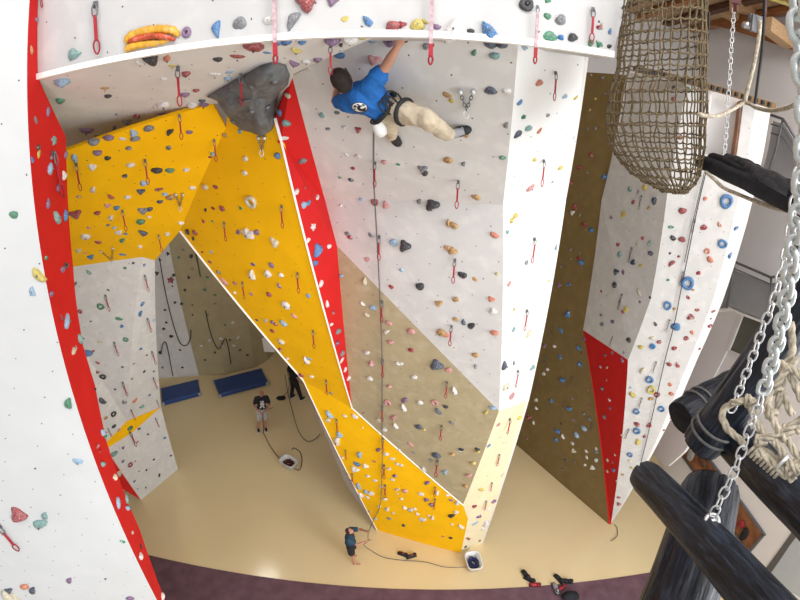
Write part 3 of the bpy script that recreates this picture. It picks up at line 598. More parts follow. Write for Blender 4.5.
for rank, i in enumerate(order):
    w, x, y, c, sh, (loc, key, dist, nrm) = recs[i]
    rnd = random.Random(i*17+3)
    kind = sh if sh else rnd.choice('JJBBWFB')
    seed = rnd.randrange(3); n = nrm if nrm.dot(EYE-loc) > 0 else -nrm
    u = Vector((0, 0, 1))-n*n.z; u.normalize(); r = u.cross(n)
    ang = rnd.uniform(-.9, .9) if kind not in 'JW' else rnd.uniform(-.45, .45)
    if kind in 'L': ang = rnd.uniform(-.8, .8)
    r2 = r*cos(ang)+u*sin(ang); u2 = n.cross(r2)
    S = w/4*.96/pxscale(x, y)*dist
    if kind in 'L': S *= 1.05
    Mx = Matrix((r2, u2, n)).transposed().to_4x4(); Mx.translation = loc-n*.004*S
    if rank < 300:
        o = bpy.data.objects.new('climbing_hold', hold_mesh(kind, seed, c)); COL.objects.link(o)
        sy = rnd.uniform(.85, 1.15)
        o.matrix_world = Mx@Matrix.Diagonal((S, S*sy, S*rnd.uniform(.8, 1.05), 1))
        tag(o, names[i], 'climbing hold', 'climbing holds on the '+key)
        if w >= 40 and kind not in 'RH':
            b = bpy.data.objects.new('bolt', bolt_me); COL.objects.link(b); b.parent = o
    else:
        mb = hold_mb(kind, seed)
        small.setdefault(c, []).append((mb, Mx@Matrix.Diagonal((S, S, S, 1))))
sm_v = []; sm_f = []; sm_m = []; slots = list(small)
for si_, c in enumerate(slots):
    for mb, mx in small[c]:
        o_ = len(sm_v); sm_v += [mx@v for v in mb.v]; sm_f += [tuple(a+o_ for a in f) for f in mb.f]; sm_m += [si_]*len(mb.f)
me = bpy.data.meshes.new('climbing_holds'); me.from_pydata([tuple(v) for v in sm_v], [], sm_f); me.update()
for c in slots: me.materials.append(M['h'+c])
for p, k in zip(me.polygons, sm_m): p.material_index = k; p.use_smooth = True
o = bpy.data.objects.new('small_climbing_holds', me); COL.objects.link(o)
tag(o, 'scattered tiny climbing holds in many colours over all the climbing walls', 'climbing holds', kind='stuff')
print('holds', len(recs))

# ------------------------------------------------------------------ quickdraws
def ring_pts(w, h, cz, n=14, d=0):
    return [(w/2*cos(2*pi*i/n)*(1-d*sin(2*pi*i/n)), 0, cz+h/2*sin(2*pi*i/n)) for i in range(n)]
def qd_proto(kind):
    root = empty('quickdraw'); sl = {'r': 'sling', 'd': 'slingdark', 'p': 'slingpale'}[kind]
    lowm = {'r': 'redmetal', 'd': 'steeldark', 'p': 'redmetal'}[kind]
    k = .45 if kind == 'p' else 1.0; t = .75 if kind == 'p' else 1
    MB().box((0, .05, 0), (.10*k, .03*k, .14*k)).ell((0, 0, .02*k), (.03*k, .03*k, .03*k), nu=8, nv=4).build('hanger', 'steeldark', root)
    MB().tube(ring_pts(.12*k, .27*k, -.13*k, 12, .15), .018*k, 5, closed=True).build('carabiner', 'steeldark', root, True)['label'] = 'steel upper carabiner'
    MB().box((0, 0, -(.22*k+.74)/2), (.065*t, .03*t, (.74-.22*k)-(.02 if k < 1 else 0))).build('sling', sl, root)
    MB().tube(ring_pts(.135*t*(.55 if k<1 else 1), .28*t*(.55 if k<1 else 1), -.86 if k == 1 else -.94, 12, -.22), .019*t, 5, closed=True).build('carabiner', lowm, root, True)['label'] = 'lower carabiner'
    if k < 1: MB().box((0, 0, -.80), (.06, .03, .16)).build('lower_sling', 'sling', root)['label'] = 'red lower sling'
    return root
M['slingdark'] = mat('dull_brown_sling', (.16, .10, .09), .8, var=.2)
qp = {k: qd_proto(k) for k in 'rdp'}
qrec = []
for (ox, oy), txt in QD.items():
    for s in txt.split():
        a = s.split(','); qrec.append((ox+float(a[0])/4, oy+float(a[1])/4, ox+float(a[2])/4, oy+float(a[3])/4, a[4]))
extra = [(349, 46, 351, 60, 'r')]
byk = {}
for i, q in enumerate(qrec):
    h = hit(q[0], q[1])
    if h is None: print('MISS qd', q); continue
    byk.setdefault(h[1], []).append((q, h))
LAYQ = {}
for key, lst in byk.items():
    lst.sort(key=lambda t: t[0][1])
    for j, (q, (loc, _, dist, nrm)) in enumerate(lst):
        n = nrm if nrm.dot(EYE-loc) > 0 else -nrm
        P_ = loc+n*.03; a = proj(P_); want = hypot(q[2]-q[0], q[3]-q[1]); lo, hi = .02, 3.0
        for _ in range(30):
            L_ = (lo+hi)/2; b = proj(P_-Vector((0, 0, L_)))
            if hypot(b[0]-a[0], b[1]-a[1]) < want: lo = L_
            else: hi = L_
        P_ = loc+n*(.02+.05*L_)
        src = qp[q[4]]; c = src.copy(); COL.objects.link(c)
        f = Vector((EYE.x-loc.x, EYE.y-loc.y, 0)).normalized()*-1   # local +Y away from the viewer side, towards the wall
        f = (Vector((-n.x, -n.y, 0)).normalized()+f*.3).normalized()
        xx = f.cross(Vector((0, 0, 1)))
        R = Matrix((xx, f, Vector((0, 0, 1)))).transposed().to_4x4(); R.translation = P_
        c.matrix_world = R@Matrix.Diagonal((L_, L_, L_, 1))
        for ch in src.children:
            d = ch.copy(); COL.objects.link(d); d.parent = c
        w = {'r': 'red-slinged quickdraw', 'd': 'dull brown quickdraw', 'p': 'long pale-slinged quickdraw'}[q[4]]
        nn = len(lst)
        lab = '%s hanging alone on the %s' % (w, key) if nn == 1 else '%s, %s of those on the %s' % (w, 'lowest' if j == nn-1 else ordi(j+1), key)
        tag(c, lab, 'quickdraw', 'quickdraws on the '+key)
for k in qp:
    for ch in list(qp[k].children): bpy.data.objects.remove(ch)
    bpy.data.objects.remove(qp[k])
# belay anchors: two short chains meeting in a ring
def anchor(a, b, c, lab):
    root = empty('belay_anchor', hit(*a)[0]); P = []
    for q in (a, b, c):
        h = hit(*q); n = h[3] if h[3].dot(EYE-h[0]) > 0 else -h[3]; P.append(h[0]+n*.03)
    for p in P[:2]:
        MB().ell(p, (.026, .026, .026), nu=10, nv=6).build('hanger', 'steel', root, True)
        mb = MB(); d = P[2]-p; k = 5
        for i in range(k):
            m_ = p+d*((i+.5)/k); s = d.normalized(); o_ = s.cross(EYE-m_).normalized() if i % 2 else (EYE-m_).normalized()
            mb.tube([m_+s*(d.length/k*.62)*cos(t)+o_*.013*sin(t) for t in [2*pi*z/10 for z in range(10)]], .0045, 5, closed=True)
        mb.build('chain', 'steeldark', root, True)
    dn = Vector((0, 0, -1)); o_ = dn.cross(EYE-P[2]).normalized()
    MB().tube([P[2]+dn*(.035+.04*cos(t))+o_*.024*sin(t) for t in [2*pi*z/12 for z in range(12)]], .006, 5, closed=True).build('ring', 'steel', root, True)
    tag(root, lab, 'anchor')
anchor((461, 90), (474, 90), (467, 108), 'steel belay anchor of two chains on white face right of the climber')
anchor((101, 250), (113, 247), (112, 259), 'belay anchor of two chains near bottom edge of yellow overhang')
anchor((176, 193), (183, 193), (180, 205), 'belay anchor of two chains at right of yellow overhang')
anchor((260, 137), (266, 137), (263, 149), 'belay anchor of two chains just below the big grey volume')
# ------------------------------------------------------------------ grey volume and sausage hold
def volume(name, outline, m, bulge, sub=5, lab=None, cat='climbing volume'):
    pts = []
    for i in range(len(outline)):
        for k in range(3):
            a = Vector((*outline[i], 0)); b = Vector((*outline[(i+1) % len(outline)], 0)); pts.append(a+(b-a)*(k/3))
    N = len(pts); base = []
    for p in pts:
        h = hit(p.x, p.y); base.append(h[2] if h else None)
    good = [b for b in base if b]; base = [b if b else sum(good)/len(good) for b in base]
    for _ in range(6): base = [(base[i-1]+base[i]*2+base[(i+1) % N])/4 for i in range(N)]
    cx = sum(p.x for p in pts)/N; cy = sum(p.y for p in pts)/N; cd = sum(base)/N
    v = [at(p.x, p.y, b+.25) for p, b in zip(pts, base)]; rings = 8
    for k in range(rings):
        t = k/rings
        for p, b in zip(pts, base):
            x = p.x+(cx-p.x)*t; y = p.y+(cy-p.y)*t; d = b+(cd-b)*t
            hgt = bulge*(sin(min(1, t*2.2+.12)*pi/2))*(1+.35*noise.noise(Vector((x*.06, y*.06, 1.3)))+.25*noise.noise(Vector((x*.15, y*.12, 4))))
            v.append(at(x, y, d-hgt))
    v.append(at(cx, cy, cd-bulge*1.05)); f = []
    for k in range(rings):
        for i in range(N):
            j = (i+1) % N; f.append((k*N+i, k*N+j, (k+1)*N+j, (k+1)*N+i))
    for i in range(N): f.append((rings*N+i, rings*N+(i+1) % N, len(v)-1))
    f.append(tuple(range(N))[::-1])
    o = mesh_obj(name, v, f, m, None, True); tag(o, lab, cat); return o
gv = [(207, 97), (218, 90), (230, 83), (245, 75), (260, 66), (275, 62), (286, 65), (290, 75), (288, 85), (280, 92), (277, 100), (276, 120), (272, 130), (262, 137), (250, 132), (241, 130), (232, 122), (225, 113), (217, 101)]
gvo = volume('climbing_volume', gv, 'volume', .32, lab='big lumpy grey volume bridging the roof and the yellow panels')
gvb = BVHTree.FromObject(gvo, bpy.context.evaluated_depsgraph_get())
for (x, y) in [(251, 87), (252, 112), (268, 108), (233, 122), (275, 82), (241, 131)]:
    l, n, i_, d = gvb.ray_cast(EYE, ray(x, y))
    if l is None: continue
    zq = (n if n.dot(EYE-l) > 0 else -n).to_track_quat('Z', 'Y').to_matrix()
    MB().tube([l-zq.col[2]*.01, l+zq.col[2]*.012], .04, 12).tube([l, l+zq.col[2]*.016], .018, 8).build('bolt_socket', 'steeldark', gvo, True)
hd = empty('climbing_hold', hit(150, 40)[0])
tag(hd, 'big yellow and red hold shaped like a sausage in a bun on head wall', 'climbing hold')
def lump(px_pts, rpx, out):
    P = []; R = []
    for (x, y), r in zip(px_pts, rpx):
        h = hit(x, y); n = h[3] if h[3].dot(EYE-h[0]) > 0 else -h[3]; s = h[2]/pxscale(x, y); P.append(h[0]+n*(r*s*out)); R.append(r*s)
    Q = spline(P, 6); rr = []
    for i in range(len(Q)):
        t = i/6; a = int(min(t, len(R)-1)); b = min(a+1, len(R)-1); rr.append((R[a]+(R[b]-R[a])*(t-a))*(1+.12*sin(i*1.9)))
    return MB().tube(Q, rr, 10)
M['hbun'] = mat('hold_mustard_yellow', (.72, .38, .03), .3, var=.3, scale=14, chalk=.5, chalkcol=(.75, .55, .3)); M['hsau'] = mat('hold_sausage_red', (.55, .07, .02), .3, var=.4, scale=12, chalk=.4, chalkcol=(.8, .5, .4))
lump([(126.5, 43), (131, 37), (145, 32), (162, 29.5), (174, 31), (179, 36)], [2.5, 4.5, 5, 4.5, 4.5, 2.5], .4).build('bun_half', 'hbun', hd, True)
lump([(131, 42), (141, 39), (152, 37), (164, 37), (176, 40)], [2, 3.2, 3.2, 3.2, 1.8], 1.6).build('sausage', 'hsau', hd, True)
lump([(127, 50), (133, 47), (145, 44.5), (157, 43), (170, 40)], [3, 4, 3.6, 3.4, 2], .6).build('bun_half', 'hbun', hd, True)
# ------------------------------------------------------------------ people
def limb(mb, pts, rad, n=10):
    pts = [Vector(p) for p in pts]
    mb.tube(pts, rad, n)
    for p, r in zip(pts, rad): mb.ell(p, (r, r, r), nu=n, nv=6)
    return mb
def fuse(name, mb, m, parent, voxel=.01, it=3, dec=None, fold=0):
    """one continuous surface out of overlapping limbs"""
    o = mesh_obj(name, mb.v, mb.f, m)
    md = o.modifiers.new('r', 'REMESH'); md.mode = 'VOXEL'; md.voxel_size = voxel; md.use_smooth_shade = True
    s = o.modifiers.new('s', 'SMOOTH'); s.iterations = it; s.factor = .5
    if dec: d = o.modifiers.new('d', 'DECIMATE'); d.ratio = dec
    dg = bpy.context.evaluated_depsgraph_get(); me = bpy.data.meshes.new_from_object(o.evaluated_get(dg)); 
    o.modifiers.clear(); old = o.data; o.data = me; bpy.data.meshes.remove(old); me.name = name
    if not me.materials: me.materials.append(M[m])
    if fold:
        for v in me.vertices:
            q = v.co; n_ = noise.noise(Vector((q.x*9, q.y*9, q.z*13)))+.6*noise.noise(Vector((q.x*22+q.z*15, q.y*20, q.z*24)))
            v.co = q+v.normal*n_*fold
        me.update()
    for p in me.polygons: p.use_smooth = True
    if parent: o.parent = parent; o.matrix_parent_inverse = Matrix.Identity(4) if parent.get('local') else parent.matrix_world.inverted()
    return o
def lerp(a, b, t): return Vector(a)+(Vector(b)-Vector(a))*t
def frame(z, y):
    z = Vector(z).normalized(); x = Vector(y).cross(z).normalized(); y = z.cross(x); return Matrix((x, y, z)).transposed()
def hand(mb, wrist, d, palm_n, s=1.0, curl=.5):
    """palm, four unequal bent fingers and a thumb; d = pointing direction, palm_n = out of the palm"""
    d = Vector(d).normalized(); pn = Vector(palm_n); pn = (pn-d*pn.dot(d)).normalized(); sd = d.cross(pn); wrist = Vector(wrist)
    c = wrist+d*.045*s
    R = Matrix((sd, pn, d)).transposed(); mb.ell(c, (.04*s, .016*s, .052*s), R)
    for i, L in enumerate((.070, .080, .074, .058)):
        b = wrist+d*.08*s+sd*(.027-.018*i)*s; r = .0088*s
        m1 = b+(d*cos(curl*.5)+pn*sin(curl*.5))*L*.5*s; m2 = m1+(d*cos(curl*1.6)+pn*sin(curl*1.6))*L*.3*s; m3 = m2+(d*cos(curl*2.3)+pn*sin(curl*2.3))*L*.25*s
        limb(mb, [b-d*.02*s, b, m1, m2, m3], [r, r, r*.95, r*.9, r*.8], 6)
    t0 = wrist+d*.02*s+sd*.03*s; t1 = t0+(d*.6+sd*.6+pn*.4)*.035*s; t2 = t1+(d*.8+pn*.5)*.03*s
    limb(mb, [wrist+d*.015*s, t0, t1, t2], [.012*s, .012*s, .0105*s, .009*s], 6)
def head_parts(c, fwd, upv, root, hairm, skinm, hair=True, s=1.0, mbody=None, longhair=False):
    """face on the body mesh; eyes, mouth and hair as parts"""
    f = Vector(fwd).normalized(); u = Vector(upv); u = (u-f*u.dot(f)).normalized(); x = f.cross(u); R = Matrix((x, f, u)).transposed(); c = Vector(c)
    P = lambda a, b, d: c+R@Vector((a, b, d))*s
    mbody.ell(c, (.074*s, .092*s, .115*s), R); mbody.ell(P(0, .03, -.05), (.055*s, .06*s, .065*s), R)
    limb(mbody, [P(0, .088, .015), P(0, .108, -.022)], [.009*s, .015*s], 6)
    for q in (-1, 1): mbody.ell(P(q*.076, -.005, -.01), (.012*s, .02*s, .03*s), R, 8, 6)
    for q in (-1, 1): MB().ell(P(q*.031, .082, .012), (.013*s, .009*s, .009*s), R, 8, 6).build('eye', 'eye', root, True)
    MB().ell(P(0, .088, -.062), (.024*s, .01*s, .009*s), R, 8, 6).build('mouth', 'lip', root, True)
    if hair:
        h = MB().ell(P(0, -.022, .024), (.086*s, .098*s, .108*s), R, 14, 10)
        if longhair: limb(h, [P(0, -.06, 0), P(0, -.09, -.1), P(0, -.08, -.2)], [.07*s, .06*s, .03*s])
        else: h.ell(P(0, -.045, -.03), (.075*s, .065*s, .07*s), R, 10, 8)
        fuse('hair', h, hairm, root, .012, 2)

# --- the climber, joints laid against the leaning face
def J(x, y, o):
    h = bvh.ray_cast(EYE, ray(x, y)); return h[0]-ray(x, y)*o
cj = dict(hr=J(397.5, 46.5, .12), er=J(386, 66, .22), sr=J(373, 84, .34), sl=J(346, 103, .36), el=J(335, 101, .18), hl=J(338, 84, .06),
          nk=J(353, 92, .38), hd=J(341, 81, .40), ch=J(364, 97, .36), wa=J(379, 105, .34), pv=J(389, 112, .33),
          hpr=J(395, 109, .34), hpl=J(386, 119, .30), kr=J(427, 119.5, .52), ar=J(449, 135, .17), tr=J(465, 130.5, .05),
          kl=J(391, 127, .36), al=J(392, 135, .12), tl=J(395, 140, .04))
climber = empty('person', cj['pv'])
b = MB()
wdir = ray(365, 95)
limb(b, [cj['sr'], cj['er'], lerp(cj['er'], cj['hr'], .45), cj['hr']], [.055, .043, .042, .028])
limb(b, [cj['sl'], cj['el'], cj['hl']], [.052, .042, .028])
limb(b, [cj['nk'], lerp(cj['nk'], cj['hd'], .8)], [.055, .055])
tors = [lerp(cj['nk'], cj['ch'], .25), cj['ch'], cj['wa'], cj['pv']]
limb(b, tors, [.085, .125, .11, .12]); limb(b, [cj['sr'], cj['sl']], [.065, .065])
limb(b, [cj['hpr'], cj['kr'], cj['ar']], [.08, .055, .04]); limb(b, [cj['hpl'], cj['kl'], cj['al']], [.085, .06, .04])
limb(b, [cj['ar'], cj['tr']], [.04, .025]); limb(b, [cj['al'], cj['tl']], [.04, .025])
hand(b, cj['hr'], cj['hr']-cj['er'], wdir, .95, .9); hand(b, cj['hl'], cj['hl']-cj['el'], wdir, .95, .8)
hf = (wdir*.8+Vector((-.35, .1, .35))).normalized(); hu = (cj['hd']-cj['nk']).normalized()*.8+Vector((0, 0, .5))
head_parts(cj['hd'], hf, hu, climber, 'hair', 'skin', True, .98, b)
fuse('body', b, 'skin', climber, .009, 2, .6)
s = MB(); limb(s, tors, [.10, .152, .135, .13]); limb(s, [cj['sr'], cj['sl']], [.085, .085])
limb(s, [cj['sr'], lerp(cj['sr'], cj['er'], .5)], [.085, .082]); limb(s, [cj['sl'], lerp(cj['sl'], cj['el'], .55)], [.08, .075])
limb(s, [lerp(cj['sr'], cj['ch'], .2), cj['wa']], [.10, .12]); limb(s, [lerp(cj['sl'], cj['ch'], .2), cj['wa']], [.10, .12])
shirt = fuse('t_shirt', s, 'bluetee', climber, .012, 5, None, .011); shirt['label'] = 'bright blue t-shirt'
t = MB(); limb(t, [cj['pv'], lerp(cj['pv'], cj['wa'], .35)], [.135, .132]); limb(t, [cj['hpr'], lerp(cj['hpr'], cj['kr'], .5), cj['kr'], lerp(cj['kr'], cj['ar'], .5), lerp(cj['kr'], cj['ar'], .93)], [.115, .098, .086, .078, .07])
limb(t, [cj['hpl'], lerp(cj['hpl'], cj['kl'], .5), cj['kl'], lerp(cj['kl'], cj['al'], .5), lerp(cj['kl'], cj['al'], .9)], [.10, .085, .078, .072, .066])
fuse('trousers', t, 'khaki', climber, .012, 9, None, .014)['label'] = 'loose beige trousers'
def shoe(a, tt, m2='shoegrey'):
    d = (tt-a).normalized(); r = empty('shoe', a); r.parent = climber; r.matrix_parent_inverse = climber.matrix_world.inverted()
    x = d.cross(wdir).normalized(); R = Matrix((x, wdir, d)).transposed()
    q = MB().ell(lerp(a, tt, .35), (.047, .052, .09), R).ell(lerp(a, tt, .9), (.042, .036, .062), R); fuse('upper', q, m2, r, .008, 2)
    MB().ell(lerp(a, tt, .68)+wdir*.02, (.052, .03, .125), R, 12, 8).build('sole', 'rubber', r, True)
    MB().ell(tt+d*.01, (.045, .04, .055), R, 12, 8).build('toe_cap', 'rubber', r, True)
    return r
shoe(lerp(cj['ar'], cj['tr'], .05), cj['tr']); shoe(lerp(cj['al'], cj['tl'], .1), cj['tl']+Vector((.03, 0, -.03)), 'rubber')
# harness: waist belt, leg loops, gear loops
ax = (cj['wa']-cj['pv']).normalized(); hc = lerp(cj['pv'], cj['wa'], .55)
o1 = ax.cross(wdir).normalized(); o2 = ax.cross(o1)
hr = MB().tube([hc+o1*.152*cos(t)+o2*.15*sin(t) for t in [2*pi*k/24 for k in range(24)]], .02, 6, closed=True)
hn = hr.build('harness_belt', 'webbing', climber, True)
def loop_at(c, axis, r, w, nm='leg_loop'):
    a = axis.normalized(); p = a.cross(wdir).normalized(); q = a.cross(p)
    return MB().tube([c+a*dx+p*r*cos(t)+q*r*sin(t) for t in [2*pi*k/20 for k in range(20)] for dx in (0,)], w, 6, closed=True).build(nm, 'webbing', climber, True)
loop_at(lerp(cj['hpr'], cj['kr'], .30), cj['kr']-cj['hpr'], .108, .022); loop_at(lerp(cj['hpl'], cj['kl'], .3), cj['kl']-cj['hpl'], .098, .018)
for k in range(3):
    c0 = hc-wdir*.15+o1*(.02+.05*k)*(1 if o1.z > 0 else -1)
    mbl = MB().tube([c0+o1*.045*sin(t)+ax*(.075*cos(t)-.01) - wdir*.015 for t in [2*pi*z/14 for z in range(14)]], .008, 5, closed=True); mbl.build('gear_loop', 'webbing', climber, True)
# emblem on the back, laid on the cloth
sb = BVHTree.FromObject(shirt, bpy.context.evaluated_depsgraph_get())
def patch(cx, cy, rx, ry, m, off, rot=0, nm='emblem', par=None, bv=None, lab=None):
    v = []; f = []; K = 5; N = 20
    for k in range(K+1):
        for i in range(N):
            a = 2*pi*i/N; x = rx*k/K*cos(a); y = ry*k/K*sin(a); X = cx+x*cos(rot)-y*sin(rot); Y = cy+x*sin(rot)+y*cos(rot)
            h = (bv or sb).ray_cast(EYE, ray(X, Y)); p = h[0] if h[0] else (EYE+ray(cx, cy)*3.8)
            if not h[0]: return None
            v.append(p-ray(X, Y)*off)
    for k in range(K):
        for i in range(N): f.append((k*N+i, k*N+(i+1) % N, (k+1)*N+(i+1) % N, (k+1)*N+i))
    o = mesh_obj(nm, v, f, m, None, True); o.parent = par or shirt
    sol = o.modifiers.new('s', 'SOLIDIFY'); sol.thickness = .002; sol.offset = -1
    if lab: o['label'] = lab
    return o
patch(359.5, 107.6, 8.6, 5.4, 'black', .004, .12, lab='round black and white back print'); patch(359.5, 107.4, 7.5, 4.5, 'whitecloth', .008, .12)
for a in [(361.5, 108.5, 4.6, 2.9, .2), (355, 106.5, 1.5, 1.1, 0), (358.2, 104.8, 1.6, .7, .4), (354.6, 109.2, 1.2, .6, -.5), (363.5, 105, 1.6, .7, .3)]:
    patch(a[0], a[1], a[2], a[3], 'black', .012, a[4])
patch(362.5, 107.6, 2.3, 1.1, 'whitecloth', .016, -.2)
tag(climber, 'climber in blue t-shirt and beige trousers stretched out under the head wall', 'person')
# chalk bag hangs from the harness: a thing of its own
cb = J(380, 130, .56); cbt = J(376.5, 120.5, .52)
bag = empty('chalk_bag', cb); da = (cb-cbt).normalized()
q = MB().tube([cbt, lerp(cbt, cb, .15), lerp(cbt, cb, 1), cb+da*.045, cb+da*.06], [.05, .055, .062, .055, .02], 14); q.build('pouch', 'whitecloth', bag, True)
pa, pb_ = frame(da, (1, .1, .1)).col[0], frame(da, (1, .1, .1)).col[1]
MB().tube([cbt+pa*.052*cos(t)+pb_*.052*sin(t) for t in [2*pi*k/16 for k in range(16)]], .009, 6, closed=True).build('rim', 'rubber', bag, True)
MB().tube([cbt, lerp(cbt, hc, .5), hc-wdir*.12], .006, 6).build('cord', 'webbing', bag, True)
tag(bag, 'white chalk bag hanging behind the climber from the harness', 'chalk bag')

# --- people on the floor, built upright in their own frame (x right, y forward)
def standing(loc, face, pose, hgt, cl, lab, bald=False, hairm='hair', longhair=False, look=(0, 1, .5), barefoot=False, tilt=(0, 0)):
    yaw = atan2(-face[0], face[1]); root = empty('person', loc); root.rotation_euler = (0, 0, yaw); k = hgt/1.75
    root.matrix_world = Matrix.Translation(loc)@Matrix.Rotation(radians(tilt[0]), 4, 'Y')@Matrix.Rotation(radians(-tilt[1]), 4, 'X')@Matrix.Rotation(yaw, 4, 'Z')@Matrix.Diagonal((k, k, k, 1))
    root['local'] = 1
    j = dict(pv=(0, 0, .96), wa=(0, 0, 1.10), ch=(0, 0, 1.30), nk=(0, 0, 1.47), hd=(0, .02, 1.62), sl=(-.18, 0, 1.42), sr=(.18, 0, 1.42), el=(-.25, .02, 1.14), er=(.25, .02, 1.14), hl=(-.25, .12, .9), hr=(.25, .12, .9),
             hpl=(-.09, 0, .93), hpr=(.09, 0, .93), kl=(-.12, .03, .5), kr=(.12, .03, .5), al=(-.14, 0, .09), ar=(.14, 0, .09))
    j.update(pose); j = {a: Vector(q) for a, q in j.items()}
    b = MB(); T = [lerp(j['nk'], j['ch'], .3), j['ch'], j['wa'], j['pv']]
    limb(b, T, [.08, .12, .11, .13]); limb(b, [j['sl'], j['sr']], [.06, .06]); limb(b, [j['nk'], lerp(j['nk'], j['hd'], .7)], [.055, .055])
    for c in 'lr':
        limb(b, [j['s'+c], j['e'+c], j['h'+c]], [.052, .042, .028]); limb(b, [j['hp'+c], j['k'+c], j['a'+c]], [.088, .058, .042])
        limb(b, [j['a'+c]+Vector((0, -.03, -.045)), j['a'+c]+Vector((0, .15, -.055))], [.035, .03])
        hand(b, j['h'+c], j['h'+c]-j['e'+c], (0, .3, -.4), 1, .8)
    head_parts(j['hd'], look, (0, 0, 1), root, hairm, 'skin', not bald, 1, b, longhair)
    sk = cl.get('skin', 'skin'); fuse('body', b, sk, root, .011, 2, .5)
    s = MB(); limb(s, T, [.10, .155, .15, .15]); limb(s, [j['sl'], j['sr']], [.085, .085])
    for c in 'lr': limb(s, [j['s'+c], lerp(j['s'+c], j['e'+c], .62)], [.085, .075]); limb(s, [lerp(j['s'+c], j['ch'], .3), j['wa']], [.11, .12])
    sh = fuse('t_shirt', s, cl['top'], root, .014, 3)
    p = MB(); limb(p, [j['pv'], lerp(j['pv'], j['wa'], .4)], [.158, .152])
    for c in 'lr': limb(p, [j['hp'+c], lerp(j['hp'+c], j['k'+c], cl['leg'] if cl['leg'] <= 1 else 1)], [.125, .11 if cl['leg'] <= 1 else .085])
    if cl['leg'] > 1:
        for c in 'lr': limb(p, [j['k'+c], lerp(j['k'+c], j['a'+c], .95)], [.085, .07])
    fuse('trousers' if cl['leg'] > 1 else 'shorts', p, cl['bottom'], root, .014, 2)
    if not barefoot:
        for c in 'lr':
            q = MB().ell(j['a'+c]+Vector((0, .05, -.035)), (.052, .145, .05)).ell(j['a'+c]+Vector((0, -.01, 0)), (.05, .06, .06)); fuse('shoe', q, cl.get('shoe', 'rubber'), root, .012, 2)
            MB().box(j['a'+c]+Vector((0, .05, -.078)), (.095, .28, .022)).build('sole', 'whitecloth', root).matrix_parent_inverse = Matrix.Identity(4)
    for ch in root.children: ch.matrix_parent_inverse = Matrix.Identity(4)
    hb = MB().tube([Vector((.155*cos(t), .15*sin(t), 0))+lerp(j['pv'], j['wa'], .5) for t in [2*pi*z/18 for z in range(18)]], .02, 6, closed=True).build('harness', 'webbing', root, True); hb.matrix_parent_inverse = Matrix.Identity(4)
    del root['local']; tag(root, lab, 'person'); return root, sh
p1l = fl(262, 430)
p1, sh1 = standing(p1l, (-p1l.x, -p1l.y), dict(hl=(-.10, .25, 1.05), el=(-.30, .02, 1.12), hr=(.12, .26, 1.02), er=(.28, .0, 1.12), hd=(0, .0, 1.62)), 1.86,
    dict(top='blacktee', bottom='shorts', leg=.85, skin='skinred'), 'belayer in black t-shirt and pale shorts looking up near the blue mats', bald=True, look=(0, .8, .75), tilt=(7, 7))
# white print on the chest
for (x, z, w, h) in [(-.03, 1.36, .05, .07), (.04, 1.37, .045, .05), (-.05, 1.26, .06, .05), (.03, 1.27, .08, .06), (0, 1.18, .12, .05), (-.06, 1.12, .05, .05), (.06, 1.12, .06, .04), (0, 1.31, .03, .04)]:
    o = MB().box((x, .165, z), (w, .02, h)).build('print', 'whitecloth', p1); o.matrix_parent_inverse = Matrix.Identity(4)
p3l = fl(352.5, 559.5)
p3, _ = standing(p3l, (.95, -.05), dict(hr=(.05, .50, 1.25), er=(.20, .22, 1.24), hl=(-.02, .48, 1.66), el=(-.18, .28, 1.48), kl=(-.10, .05, .5), al=(-.12, -.05, .09), ar=(.16, .1, .09)), 1.62,
    dict(top='navytee', bottom='blacktee', leg=.75), 'dark-haired belayer in dusty blue t-shirt and black shorts at tower foot', hairm='hairred', longhair=True, look=(0, .7, .8), barefoot=True)
p2l = fl(296.5, 399)
p2, _ = standing(p2l, (.5, .6), dict(hd=(0, .0, 1.62), kl=(-.16, 0, .5), al=(-.2, -.08, .09), kr=(.16, .05, .5), ar=(.2, .1, .09)), 1.9,
    dict(top='blacktee', bottom='blacktee', leg=2), 'person in dark clothes half hidden behind the edge of the yellow tower', look=(0, 1, .3))

# ------------------------------------------------------------------ ropes, tubs, mats, shoes
def rope(name, pts, r, m, lab, cat='rope', n=6, group=None):
    o = MB().tube(spline(pts, 8), r, n).build(name, m, None, True); tag(o, lab, cat, group); return o
def F_(x, y, z=.03): return fl(x, y, z)
def W_(x, y, o=.08):
    h = hit(x, y); return EYE+ray(x, y)*(h[2]-o)
harn = lerp(cj['pv'], cj['wa'], .3)
hand3 = p3.matrix_world@Vector((.02, .55, 1.66)); hand3b = p3.matrix_world@Vector((.02, .52, 1.22))
rope('climbing_rope', [J(374, 122, .22), W_(373.5, 150, .22), W_(374, 185, .1), W_(377, 240, .09), W_(380, 300, .09), W_(382, 360, .09), W_(382, 420, .1), W_(382, 470, .12), W_(380, 505, .16), W_(374, 519, .25), hand3, hand3b, F_(364, 545, .5), F_(372, 551, .05), F_(383, 557), F_(400, 560), F_(425, 562), F_(445, 567), F_(466, 567, .15)], .010, 'ropegrey', 'grey climbing rope running from climber down to belayer and white tub')
rope('climbing_rope', [harn+(-wdir)*-.1, J(357, 90, .18), J(350, 76, .10), J(345, 68, .05)], .009, 'ropegrey', 'short dark rope from climber up to red sling by the roof')
hr1 = p1.matrix_world@Vector((0, .3, 1.0))
rope('climbing_rope', [hr1, p1.matrix_world@Vector((0, .38, .3)), F_(263.5, 433, .1), F_(265, 436, .03), F_(269, 444), F_(275, 453), F_(282, 461), F_(288, 467, .1)], .014, 'ropebrn', 'dark rope from bald belayer down to the left tub')
rope('climbing_rope', [F_(291, 466, .1), F_(299, 470), F_(302, 461), F_(300, 452), F_(294, 448), F_(292, 450)], .014, 'ropebrn', 'dark rope end looping over the floor right of the left tub')
